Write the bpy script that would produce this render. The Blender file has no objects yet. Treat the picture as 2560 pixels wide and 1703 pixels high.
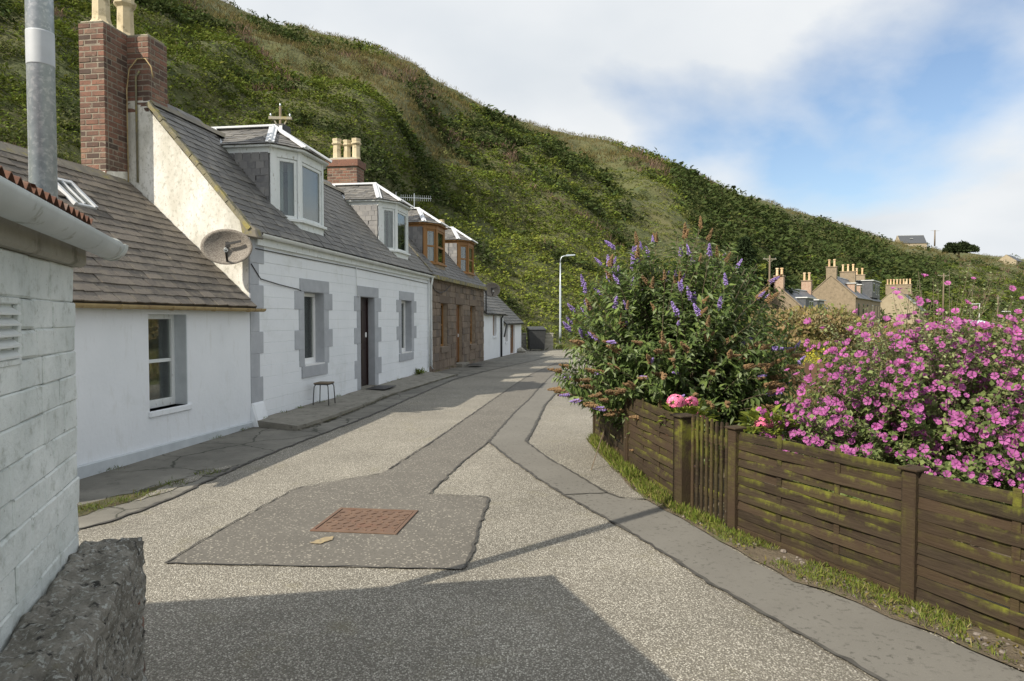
import bpy, bmesh, math, random
import numpy as np
from mathutils import Vector, Matrix, noise as mnoise

random.seed(7); RNG = np.random.default_rng(7)
SC = bpy.context.scene
COL = SC.collection
R = math.radians

# ------------------------------------------------------------------ camera
cam = bpy.data.cameras.new('camera'); camo = bpy.data.objects.new('camera', cam); COL.objects.link(camo)
cam.sensor_width = 36.0; cam.lens = 24.0; cam.clip_start = 0.05; cam.clip_end = 3000
camo.location = (0, 0, 1.7); camo.rotation_euler = (R(90 - 1.862), 0, 0)
SC.camera = camo
SC.render.resolution_x = 1024; SC.render.resolution_y = 681

# ------------------------------------------------------------------ sky, sun, exposure
SUN_EL = R(39); SUN_DIR = Vector((0.759 * math.cos(SUN_EL), 0.651 * math.cos(SUN_EL), -math.sin(SUN_EL)))
world = bpy.data.worlds.new('World'); SC.world = world; world.use_nodes = True
wt = world.node_tree; wt.nodes.clear()
def wn(t, **kw):
    n = wt.nodes.new(t)
    for k, v in kw.items(): setattr(n, k, v)
    return n
def wl(a, b): wt.links.new(a, b)
wo = wn('ShaderNodeOutputWorld'); wb = wn('ShaderNodeBackground'); wb.inputs[1].default_value = 0.13
sky = wn('ShaderNodeTexSky', sky_type='NISHITA', sun_disc=False, sun_elevation=SUN_EL,
         sun_rotation=math.atan2(-0.759, -0.651), altitude=10, air_density=1.0, dust_density=1.6, ozone_density=1.6)
tc = wn('ShaderNodeTexCoord'); sep = wn('ShaderNodeSeparateXYZ'); wl(tc.outputs['Generated'], sep.inputs[0])
mx = wn('ShaderNodeMath', operation='MAXIMUM'); wl(sep.outputs[2], mx.inputs[0]); mx.inputs[1].default_value = 0.0
ad = wn('ShaderNodeMath', operation='ADD'); wl(mx.outputs[0], ad.inputs[0]); ad.inputs[1].default_value = 0.34
dx = wn('ShaderNodeMath', operation='DIVIDE'); wl(sep.outputs[0], dx.inputs[0]); wl(ad.outputs[0], dx.inputs[1])
dy = wn('ShaderNodeMath', operation='DIVIDE'); wl(sep.outputs[1], dy.inputs[0]); wl(ad.outputs[0], dy.inputs[1])
cmb = wn('ShaderNodeCombineXYZ'); wl(dx.outputs[0], cmb.inputs[0]); wl(dy.outputs[0], cmb.inputs[1])
CLOUD_OFF = (-0.475, -7.392, 8.411)
mp = wn('ShaderNodeMapping'); wl(cmb.outputs[0], mp.inputs[0]); mp.inputs['Location'].default_value = CLOUD_OFF
n1 = wn('ShaderNodeTexNoise'); wl(mp.outputs[0], n1.inputs['Vector'])
n1.inputs['Scale'].default_value = 1.0; n1.inputs['Detail'].default_value = 8; n1.inputs['Roughness'].default_value = 0.5
n1.inputs['Distortion'].default_value = 0.25
cr = wn('ShaderNodeValToRGB'); wl(n1.outputs['Fac'], cr.inputs[0])
cr.color_ramp.elements[0].position = 0.325; cr.color_ramp.elements[0].color = (0, 0, 0, 1)
cr.color_ramp.elements[1].position = 0.455; cr.color_ramp.elements[1].color = (1, 1, 1, 1)
n2 = wn('ShaderNodeTexNoise'); wl(mp.outputs[0], n2.inputs['Vector'])
n2.inputs['Scale'].default_value = 2.3; n2.inputs['Detail'].default_value = 5; n2.inputs['Roughness'].default_value = 0.45
cr2 = wn('ShaderNodeValToRGB'); wl(n2.outputs['Fac'], cr2.inputs[0])
cr2.color_ramp.elements[0].position = 0.30; cr2.color_ramp.elements[0].color = (4.6, 4.9, 5.2, 1)
cr2.color_ramp.elements[1].position = 0.72; cr2.color_ramp.elements[1].color = (5.9, 6.0, 6.05, 1)
mxr = wn('ShaderNodeMixRGB'); wl(cr.outputs[0], mxr.inputs[0]); wl(sky.outputs[0], mxr.inputs[1]); wl(cr2.outputs[0], mxr.inputs[2])
wl(mxr.outputs[0], wb.inputs[0]); wl(wb.outputs[0], wo.inputs[0])

sun = bpy.data.lights.new('sun', 'SUN'); suno = bpy.data.objects.new('sun', sun); COL.objects.link(suno)
sun.energy = 5.0; sun.angle = R(0.5); sun.color = (1.0, 0.91, 0.77)
suno.location = (-20, -20, 30); suno.rotation_euler = SUN_DIR.to_track_quat('-Z', 'Y').to_euler()
SC.view_settings.view_transform = 'Standard'; SC.view_settings.look = 'None'
SC.view_settings.exposure = 0.3; SC.view_settings.gamma = 1.0; SC.view_settings.use_curve_mapping = False
SC.cycles.use_denoising = True
SC.cycles.max_bounces = 6; SC.cycles.transparent_max_bounces = 12
SC.cycles.sample_clamp_indirect = 4.0

# ------------------------------------------------------------------ materials
MATS = {}
def srgb(h):
    return tuple((((int(h[i:i+2], 16) / 255) + 0.055) / 1.055) ** 2.4 if int(h[i:i+2], 16) > 10 else int(h[i:i+2], 16) / 255 / 12.92 for i in (0, 2, 4))
class NT:
    def __init__(s, name):
        s.m = bpy.data.materials.new(name); s.m.use_nodes = True; s.t = s.m.node_tree
        s.b = s.t.nodes['Principled BSDF']; s.out = s.t.nodes['Material Output']
        g = s.n('ShaderNodeNewGeometry'); s.pos = g.outputs['Position']
        MATS[name] = s.m
    def n(s, t, **kw):
        x = s.t.nodes.new(t)
        for k, v in kw.items(): setattr(x, k, v)
        return x
    def l(s, a, b): s.t.links.new(a, b)
    def noise(s, scale, detail=4, rough=0.55, vec=None, stretch=None, off=0):
        v = vec or s.pos
        if stretch or off:
            m = s.n('ShaderNodeMapping'); s.l(v, m.inputs[0])
            if stretch: m.inputs['Scale'].default_value = stretch
            m.inputs['Location'].default_value = (off, off * 1.3, off * .7); v = m.outputs[0]
        x = s.n('ShaderNodeTexNoise'); s.l(v, x.inputs['Vector'])
        x.inputs['Scale'].default_value = scale; x.inputs['Detail'].default_value = detail; x.inputs['Roughness'].default_value = rough
        return x.outputs['Fac']
    def voro(s, scale, out='Distance', feature='F1', vec=None):
        x = s.n('ShaderNodeTexVoronoi', feature=feature); s.l(vec or s.pos, x.inputs['Vector']); x.inputs['Scale'].default_value = scale
        return x.outputs[out]
    def ramp(s, fac, stops):
        x = s.n('ShaderNodeValToRGB'); s.l(fac, x.inputs[0]); e = x.color_ramp.elements
        while len(e) < len(stops): e.new(0.5)
        for i, (p, c) in enumerate(stops):
            e[i].position = p; e[i].color = (c, c, c, 1) if isinstance(c, (int, float)) else (*c, 1)
        return x.outputs[0]
    def mix(s, f, a, b, mode='MIX'):
        x = s.n('ShaderNodeMixRGB', blend_type=mode)
        for i, v in ((0, f), (1, a), (2, b)):
            if isinstance(v, (int, float)): x.inputs[i].default_value = v if i == 0 else (v, v, v, 1)
            elif isinstance(v, tuple): x.inputs[i].default_value = (*v, 1)
            else: s.l(v, x.inputs[i])
        return x.outputs[0]
    def math(s, op, a, b=0.0):
        x = s.n('ShaderNodeMath', operation=op)
        for i, v in ((0, a), (1, b)):
            if isinstance(v, (int, float)): x.inputs[i].default_value = v
            else: s.l(v, x.inputs[i])
        return x.outputs[0]
    def objrand(s): return s.n('ShaderNodeObjectInfo').outputs['Random']
    def bump(s, h, strength=0.3, dist=0.01, prev=None):
        x = s.n('ShaderNodeBump'); s.l(h, x.inputs['Height']); x.inputs['Strength'].default_value = strength; x.inputs['Distance'].default_value = dist
        if prev is not None: s.l(prev, x.inputs['Normal'])
        return x.outputs[0]
    def fin(s, col, rough=0.8, normal=None, metal=0.0, spec=None):
        if isinstance(col, tuple): s.b.inputs['Base Color'].default_value = (*col, 1)
        else: s.l(col, s.b.inputs['Base Color'])
        if isinstance(rough, (int, float)): s.b.inputs['Roughness'].default_value = rough
        else: s.l(rough, s.b.inputs['Roughness'])
        s.b.inputs['Metallic'].default_value = metal
        if spec is not None: s.b.inputs['Specular IOR Level'].default_value = spec
        if normal is not None: s.l(normal, s.b.inputs['Normal'])
        return s.m
def pm(name, c1, c2, scale=6, rough=0.8, bscale=60, bstr=0.3, bdist=0.006, objvar=0.0, c3=None, s3=3, lo=0.35, hi=0.65, metal=0.0, p3=(0.55, 0.68), stretch=None, spec=None):
    t = NT(name)
    col = t.mix(t.ramp(t.noise(scale, 6, .6, stretch=stretch), [(lo, 0), (hi, 1)]), c1, c2)
    if c3: col = t.mix(t.ramp(t.noise(s3, 7, .65, off=11, stretch=stretch), [(p3[0], 0), (p3[1], 1)]), col, c3)
    if objvar:
        f = t.ramp(t.objrand(), [(0, 1 - objvar), (1, 1 + objvar)])
        col = t.mix(1.0, col, f, 'MULTIPLY')
    nb = t.bump(t.noise(bscale, 5, .6, stretch=stretch), bstr, bdist)
    return t.fin(col, rough, nb, metal, spec)

# painted masonry
t = NT('white_paint')
c = t.mix(t.ramp(t.noise(1.3, 6, .6), [(.3, 0), (.75, 1)]), (.80, .83, .865), (.73, .765, .80))
c = t.mix(t.ramp(t.noise(9, 8, .7, stretch=(1, 1, .25)), [(.55, 0), (.78, .5)]), c, (.54, .55, .52))
c = t.mix(t.ramp(t.noise(.7, 7, .7, off=13, stretch=(1, 1, 1.6)), [(.56, 0), (.72, .45)]), c, (.50, .53, .50))
c = t.mix(t.ramp(t.noise(60, 4, .6), [(.70, 0), (.78, .5)]), c, (.50, .50, .46))
nb = t.bump(t.noise(14, 5, .6), .6, .008); nb = t.bump(t.noise(120, 3, .6), .3, .002, nb)
t.fin(c, .75, nb)
t = NT('roughcast')
c = t.mix(t.ramp(t.noise(2.2, 7, .65, stretch=(1, 1, .45)), [(.40, 0), (.62, .9)]), (.84, .83, .78), (.60, .58, .50))
c = t.mix(t.ramp(t.noise(24, 6, .7, stretch=(1, 1, .6)), [(.52, 0), (.64, .6)]), c, (.36, .35, .28))
c = t.mix(t.ramp(t.noise(.9, 6, .7, off=5), [(.50, 0), (.66, .6)]), c, (.42, .41, .35))
nb = t.bump(t.noise(85, 4, .65), .9, .012)
t.fin(c, .95, nb)
t = NT('shed_paint')
c = t.mix(t.ramp(t.noise(3.5, 6, .65), [(.35, 0), (.7, 1)]), (.72, .755, .74), (.52, .565, .55))
c = t.mix(t.ramp(t.noise(14, 8, .75), [(.54, 0), (.66, .7)]), c, (.36, .38, .34))
c = t.mix(t.ramp(t.noise(45, 6, .7, off=3), [(.64, 0), (.70, .8)]), c, (.20, .20, .18))
nb = t.bump(t.noise(22, 6, .65), .7, .012); nb = t.bump(t.noise(160, 3, .6), .4, .003, nb)
t.fin(c, .8, nb)
pm('grey_paint', (.36, .38, .41), (.42, .44, .47), 5, .75, 80, .3, .003, objvar=.05)
pm('plinth_paint', (.47, .51, .54), (.55, .59, .62), 5, .75, 60, .4, .005)
# slate
t = NT('slate_brown')
r_ = t.objrand()
c = t.mix(r_, (.075, .066, .057), (.165, .142, .118))
c = t.mix(t.ramp(t.noise(7, 6, .7), [(.45, 0), (.7, .8)]), c, (.19, .165, .125))
c = t.mix(t.ramp(t.noise(28, 7, .7, off=4), [(.60, 0), (.70, .7)]), c, (.36, .33, .26))
c = t.mix(t.ramp(t.noise(16, 6, .7, off=9), [(.55, 0), (.70, .8)]), c, (.035, .034, .030))
nb = t.bump(t.noise(45, 6, .7, stretch=(1, 1, 1)), .7, .008)
t.fin(c, .75, nb)
t = NT('slate_grey')
r_ = t.objrand()
c = t.mix(r_, (.082, .081, .080), (.17, .163, .150))
c = t.mix(t.ramp(t.noise(9, 6, .7), [(.5, 0), (.72, .7)]), c, (.15, .135, .10))
c = t.mix(t.ramp(t.noise(26, 7, .7, off=4), [(.62, 0), (.72, .6)]), c, (.30, .29, .24))
nb = t.bump(t.noise(50, 6, .7), .5, .006)
t.fin(c, .6, nb)
t = NT('slate_cheek')
r_ = t.objrand()
c = t.mix(r_, (.15, .15, .155), (.24, .235, .23))
c = t.mix(t.ramp(t.noise(8, 6, .7), [(.5, 0), (.72, .5)]), c, (.33, .32, .29))
nb = t.bump(t.noise(40, 6, .7), .35, .004)
t.fin(c, .6, nb)
pm('roof_deck', (.05, .048, .045), (.07, .066, .06), 5, .9)
pm('far_slate', (.085, .09, .10), (.125, .13, .14), 8, .5, 30, .4, .02)
pm('ridge_tile', (.14, .13, .11), (.20, .18, .14), 6, .85, 40, .5, .01, c3=(.25, .22, .08), s3=5)
pm('mossy_skew', (.17, .16, .12), (.23, .21, .13), 9, .95, 50, .8, .015, c3=(.30, .26, .09), s3=4, p3=(.5, .62))
pm('lead', (.50, .53, .56), (.62, .64, .66), 3, .45, 30, .25, .006, c3=(.45, .46, .46), s3=6, p3=(.6, .75))
# bricks and mortar
t = NT('brick')
r_ = t.objrand()
c = t.ramp(r_, [(0, (.06, .042, .034)), (.25, (.16, .082, .058)), (.5, (.235, .115, .078)), (.75, (.19, .108, .08)), (.9, (.28, .165, .11)), (1, (.085, .06, .05))])
c = t.mix(t.ramp(t.noise(22, 7, .7), [(.5, 0), (.68, .75)]), c, (.08, .06, .05))
c = t.mix(t.ramp(t.noise(2.6, 6, .7, off=2), [(.46, 0), (.66, .7)]), c, (.075, .055, .045))
c = t.mix(t.ramp(t.noise(9, 7, .75, off=6), [(.60, 0), (.68, .8)]), c, (.40, .36, .28))
nb = t.bump(t.noise(60, 6, .7), .8, .008)
t.fin(c, .92, nb)
pm('mortar', (.20, .172, .135), (.27, .235, .185), 12, .95, 70, .8, .01, c3=(.20, .17, .13), s3=6)
pm('chimney_pot', (.50, .42, .27), (.60, .52, .36), 4, .85, 40, .3, .006, c3=(.28, .23, .14), s3=7)
pm('haunching', (.36, .33, .26), (.28, .26, .20), 8, .95, 40, .8, .02, c3=(.40, .33, .10), s3=6)
# sandstone
t = NT('sandstone')
r_ = t.objrand()
c = t.ramp(r_, [(0, (.125, .095, .072)), (.3, (.175, .135, .10)), (.6, (.215, .165, .122)), (.85, (.16, .13, .102)), (1, (.105, .086, .072))])
c = t.mix(t.ramp(t.noise(10, 7, .7), [(.45, 0), (.7, .6)]), c, (.12, .09, .07))
c = t.mix(t.ramp(t.noise(4, 7, .7, off=7), [(.58, 0), (.7, .5)]), c, (.34, .28, .21))
nb = t.bump(t.noise(30, 6, .7), .8, .014)
t.fin(c, .95, nb)
pm('sandstone_joint', (.25, .20, .15), (.33, .27, .20), 9, .95, 40, .6, .01)
pm('far_stone', (.21, .17, .115), (.27, .215, .15), 3.0, .95, 5, .5, .06, c3=(.15, .12, .085), s3=1.6)
pm('far_harl', (.30, .25, .17), (.35, .30, .21), 1, .95)
# joinery
pm('white_joinery', (.74, .77, .77), (.66, .70, .70), 6, .55, 60, .25, .003, c3=(.36, .34, .30), s3=22, p3=(.60, .68), stretch=(1, 1, .4))
pm('upvc', (.82, .83, .83), (.78, .79, .79), 3, .35, 40, .05, .001)
pm('brown_joinery', (.30, .145, .035), (.24, .11, .028), 5, .5, 70, .25, .002, stretch=(1, 1, .15))
pm('brown_door', (.155, .065, .022), (.115, .048, .017), 5, .5, 70, .3, .002, stretch=(1, 1, .1))
pm('dark_door', (.025, .009, .008), (.018, .007, .006), 4, .35, 50, .1, .001)
pm('dark_metal', (.03, .03, .032), (.05, .048, .046), 8, .6, 60, .2, .002)
pm('black_plastic', (.028, .03, .032), (.04, .042, .044), 8, .5, 40, .1, .002)
pm('curtain', (.62, .64, .66), (.52, .55, .58), 9, .9, 30, .2, .004, stretch=(6, 6, .2))
pm('dark_room', (.05, .045, .04), (.03, .03, .028), 3, .95)
pm('galvanised', (.36, .41, .46), (.47, .52, .57), 24, .42, 50, .15, .002, metal=.55, c3=(.58, .62, .66), s3=50, p3=(.5, .6))
pm('sticker', (.50, .53, .56), (.44, .47, .50), 9, .5, 30, .1, .001, c3=(.45, .48, .50), s3=20)
pm('gutter_white', (.74, .76, .75), (.66, .69, .68), 4, .45, 30, .1, .002, c3=(.30, .31, .22), s3=9, p3=(.62, .72))
pm('gutter_old', (.56, .59, .58), (.47, .50, .49), 4, .5, 30, .1, .002, c3=(.16, .165, .10), s3=9, p3=(.57, .68))
pm('gutter_rust', (.34, .25, .12), (.42, .33, .17), 6, .8, 40, .4, .005, c3=(.17, .10, .05), s3=9)
pm('rusty_tin', (.10, .042, .025), (.15, .07, .04), 9, .85, 40, .4, .006, c3=(.22, .17, .14), s3=7)
pm('concrete', (.30, .29, .25), (.38, .36, .31), 6, .95, 60, .7, .008, c3=(.16, .155, .12), s3=5)
t = NT('rough_concrete')
c = t.mix(t.ramp(t.noise(7, 8, .7), [(.35, 0), (.65, 1)]), (.15, .14, .115), (.36, .34, .295))
c = t.mix(t.ramp(t.noise(45, 6, .7), [(.54, 0), (.61, 1)]), c, (.50, .51, .48))
c = t.mix(t.ramp(t.noise(22, 7, .75, off=3), [(.55, 0), (.63, 1)]), c, (.035, .034, .03))
c = t.mix(t.ramp(t.noise(5, 6, .7, off=8), [(.6, 0), (.7, .5)]), c, (.16, .14, .06))
nb = t.bump(t.noise(38, 7, .75), 1.0, .02); nb = t.bump(t.voro(70), .6, .008, nb)
t.fin(c, .95, nb)
pm('dish_metal', (.22, .195, .165), (.29, .265, .23), 60, .7, 60, .1, .001, c3=(.12, .10, .08), s3=80, p3=(.48, .56))
# ground surfaces
t = NT('chip_seal')
vd = t.voro(105); vc = t.voro(105, 'Color')
sepc = t.n('ShaderNodeSeparateColor'); t.l(vc, sepc.inputs[0])
stone = t.ramp(sepc.outputs[0], [(0, (.21, .197, .163)), (.3, (.34, .32, .27)), (.62, (.475, .45, .385)), (1, (.65, .625, .54))])
wear = t.ramp(t.noise(.8, 6, .65), [(.38, .0), (.68, 1)])
edge = t.ramp(vd, [(.38, 0), (.62, 1)])
drop = t.math('GREATER_THAN', t.math('ADD', sepc.outputs[1], t.math('MULTIPLY', wear, .34)), .66)
c = t.mix(edge, stone, (.15, .138, .112))
c = t.mix(t.math('MULTIPLY', drop, .6), c, (.16, .147, .12))
c = t.mix(t.ramp(t.noise(2.2, 7, .7, off=3), [(.57, 0), (.75, .45)]), c, (.20, .18, .10))
c = t.mix(1.0, c, t.ramp(t.noise(.55, 6, .7, off=6), [(.3, .74), (.7, 1.14)]), 'MULTIPLY')
nb = t.bump(t.math('SUBTRACT', 1.0, vd), .8, .008)
t.fin(c, .9, nb)
t = NT('tarmac')
vd = t.voro(85); vc = t.voro(85, 'Color'); sepc = t.n('ShaderNodeSeparateColor'); t.l(vc, sepc.inputs[0])
c = t.mix(t.ramp(t.noise(1.6, 6, .6), [(.3, 0), (.7, 1)]), (.108, .101, .087), (.138, .129, .111))
c = t.mix(t.math('MULTIPLY', t.math('GREATER_THAN', sepc.outputs[0], .92), .7), c, (.36, .335, .28))
c = t.mix(t.math('MULTIPLY', t.math('LESS_THAN', sepc.outputs[1], .14), .5), c, (.07, .065, .055))
nb = t.bump(t.noise(130, 4, .7), .6, .004)
t.fin(c, .9, nb)
t = NT('pitted_tarmac')
c = t.mix(t.ramp(t.noise(1.4, 6, .6, off=2), [(.3, 0), (.7, 1)]), (.132, .126, .110), (.162, .155, .136))
pit = t.ramp(t.noise(26, 5, .6, off=5), [(.56, 0), (.64, 1)])
pit2 = t.ramp(t.noise(3, 4, .6, off=9), [(.38, .25), (.62, 1)])
c = t.mix(t.math('MULTIPLY', t.math('MULTIPLY', pit, pit2), .75), c, (.050, .047, .039))
c = t.mix(t.ramp(t.noise(140, 3, .6), [(.6, 0), (.68, .4)]), c, (.26, .245, .205))
nb = t.bump(pit, -.5, .01); nb = t.bump(t.noise(150, 4, .7), .5, .004, nb)
t.fin(c, .9, nb)
t = NT('old_pavement')
c = t.mix(t.ramp(t.noise(1.2, 7, .65), [(.35, 0), (.68, 1)]), (.120, .115, .098), (.215, .205, .175))
c = t.mix(t.ramp(t.noise(5, 7, .7, off=4), [(.55, 0), (.7, .7)]), c, (.060, .058, .048))
crk = t.n('ShaderNodeTexVoronoi', feature='DISTANCE_TO_EDGE'); crk.inputs['Scale'].default_value = 1.1
nv = t.n('ShaderNodeTexNoise'); nv.inputs['Scale'].default_value = 3; nv.inputs['Detail'].default_value = 6; t.l(t.pos, nv.inputs['Vector'])
mixv = t.mix(.28, t.pos, nv.outputs['Color'], 'ADD'); t.l(mixv, crk.inputs['Vector'])
ck = t.ramp(crk.outputs['Distance'], [(.006, 1), (.018, 0)])
c = t.mix(t.math('MULTIPLY', ck, .85), c, (.022, .024, .014))
c = t.mix(t.ramp(t.noise(120, 3, .6), [(.62, 0), (.7, .4)]), c, (.34, .33, .29))
nb = t.bump(ck, -.8, .015); nb = t.bump(t.noise(90, 4, .7), .6, .006, nb)
t.fin(c, .92, nb)
pm('bitumen', (.040, .038, .034), (.075, .071, .062), 12, .75, 60, .5, .006)
pm('kerb_concrete', (.19, .18, .15), (.25, .235, .20), 5, .95, 60, .6, .008, c3=(.09, .085, .065), s3=7)
pm('soil', (.11, .085, .055), (.16, .13, .085), 8, .98, 50, 1.0, .03, c3=(.13, .15, .05), s3=3)
pm('meadow_ground', (.11, .13, .035), (.17, .16, .06), .8, .98, 20, .8, .05, c3=(.075, .10, .03), s3=2)
pm('hill_ground', (.075, .088, .028), (.115, .110, .042), .12, .98, 3, .9, .2, c3=(.06, .08, .025), s3=.3)
pm('moss', (.055, .062, .022), (.10, .085, .04), 12, .98, 90, 1.0, .02, c3=(.10, .07, .04), s3=9)
pm('rusty_iron', (.115, .072, .05), (.155, .098, .066), 9, .85, 60, .5, .004, c3=(.14, .075, .05), s3=6)
pm('yellow_mark', (.34, .27, .15), (.22, .18, .12), 40, .9)
pm('pebble', (.30, .26, .22), (.20, .17, .15), 30, .85, 60, .3, .004, objvar=.35)
# fence wood
t = NT('fence_wood')
sp = t.n('ShaderNodeTexCoord').outputs['Object']
g1 = t.noise(5, 6, .65, vec=sp, stretch=(1.2, 14, 14))
c = t.mix(t.ramp(g1, [(.3, 0), (.7, 1)]), (.020, .015, .010), (.048, .036, .024))
c = t.mix(t.objrand(), c, t.mix(.5, c, (.075, .048, .028)))
gz = t.n('ShaderNodeSeparateXYZ'); t.l(t.n('ShaderNodeTexCoord').outputs['Generated'], gz.inputs[0])
mo = t.ramp(t.noise(3.4, 7, .72, stretch=(1, 1, 1.6), off=2), [(.44, 0), (.58, 1)]); dr_ = t.ramp(t.noise(30, 4, .6, stretch=(1, 1, .12), off=4), [(.3, .0), (.7, .5)])
edge_ = t.ramp(t.math('ADD', gz.outputs[2], t.math('SUBTRACT', dr_, .25)), [(.45, .08), (.95, 1)])
pa_ = t.ramp(t.noise(1.1, 4, .6, off=21), [(.42, .1), (.58, 1)])
c = t.mix(t.math('MULTIPLY', t.math('MULTIPLY', t.math('MULTIPLY', mo, edge_), pa_), .85), c, (.15, .16, .02))
c = t.mix(t.ramp(t.noise(55, 4, .7, stretch=(1, 1, .3), off=6), [(.74, 0), (.78, .8)]), c, (.55, .55, .52))
nb = t.bump(g1, .8, .008)
t.fin(c, .85, nb, spec=.2)
# foliage uses a colour attribute
def leaf_mat(name, transl=.28, rough=.6):
    t = NT(name)
    a = t.n('ShaderNodeAttribute', attribute_name='col').outputs['Color']
    t.fin(a, rough, spec=.12)
    tr = t.n('ShaderNodeBsdfTranslucent'); t.l(t.mix(.5, a, (.25, .30, .03), 'MIX'), tr.inputs[0]) if False else t.l(a, tr.inputs[0])
    ms = t.n('ShaderNodeMixShader'); ms.inputs[0].default_value = transl
    t.l(t.b.outputs[0], ms.inputs[1]); t.l(tr.outputs[0], ms.inputs[2]); t.l(ms.outputs[0], t.out.inputs[0])
    return t.m
leaf_mat('leaves', .35, .55); leaf_mat('scrub', .3, .8); leaf_mat('petals', .3, .6)
pm('purple_bloom', (.22, .15, .40), (.32, .23, .50), 40, .8, objvar=.2)
pm('brown_bloom', (.235, .15, .070), (.165, .10, .048), 40, .9, objvar=.25)
pm('bark', (.13, .10, .07), (.19, .15, .10), 14, .9, 40, .6, .01)
t = NT('lavatera_pink')
ob_ = t.n('ShaderNodeTexCoord').outputs['Object']; ln_ = t.n('ShaderNodeVectorMath', operation='LENGTH'); t.l(ob_, ln_.inputs[0])
c = t.ramp(t.math('MULTIPLY', ln_.outputs['Value'], 20.0), [(.18, (.24, .02, .14)), (.42, (.36, .055, .26)), (.85, (.45, .11, .35))])
c = t.mix(t.ramp(t.noise(60, 3, .6), [(.35, 0), (.65, .45)]), c, (.50, .17, .42))
c = t.mix(1.0, c, t.ramp(t.objrand(), [(0, .78), (1, 1.2)]), 'MULTIPLY')
t.fin(c, .7)
tr = t.n('ShaderNodeBsdfTranslucent'); t.l(c, tr.inputs[0]); ms = t.n('ShaderNodeMixShader'); ms.inputs[0].default_value = .3
t.l(t.b.outputs[0], ms.inputs[1]); t.l(tr.outputs[0], ms.inputs[2]); t.l(ms.outputs[0], t.out.inputs[0])
pm('flower_eye', (.45, .05, .22), (.5, .08, .25), 30, .7)
pm('hydrangea_pink', (.78, .12, .28), (.86, .30, .44), 40, .7, objvar=.15)
pm('old_fence', (.13, .075, .04), (.10, .06, .035), 9, .85, 60, .4, .004, objvar=.25)
pm('yellow_petal', (.62, .50, .03), (.5, .42, .03), 20, .7)
pm('white_petal', (.7, .68, .6), (.6, .6, .5), 20, .7)
pm('tin_roof', (.62, .66, .70), (.55, .6, .64), 2, .4)
pm('dark_board', (.055, .062, .07), (.08, .085, .095), 3, .6)
pm('far_brick', (.30, .17, .12), (.42, .34, .26), 9, .9)
pm('far_pot', (.60, .38, .20), (.68, .56, .38), 1.3, .85, objvar=.2)
pm('pale_trim', (.62, .64, .64), (.55, .57, .57), 3, .6)
pm('terracotta', (.42, .17, .09), (.36, .15, .08), 8, .9)
# glass: thin pane, clear with a mirror part
t = NT('glass')
fr = t.n('ShaderNodeLayerWeight'); fr.inputs[0].default_value = .35
gl = t.n('ShaderNodeBsdfGlossy'); gl.inputs['Roughness'].default_value = .02
trp = t.n('ShaderNodeBsdfTransparent'); trp.inputs[0].default_value = (.82, .86, .83, 1)
ms = t.n('ShaderNodeMixShader'); t.l(t.math('ADD', t.math('MULTIPLY', fr.outputs['Fresnel'], .8), .06), ms.inputs[0])
t.l(trp.outputs[0], ms.inputs[1]); t.l(gl.outputs[0], ms.inputs[2]); t.l(ms.outputs[0], t.out.inputs[0])
M = MATS

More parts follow.
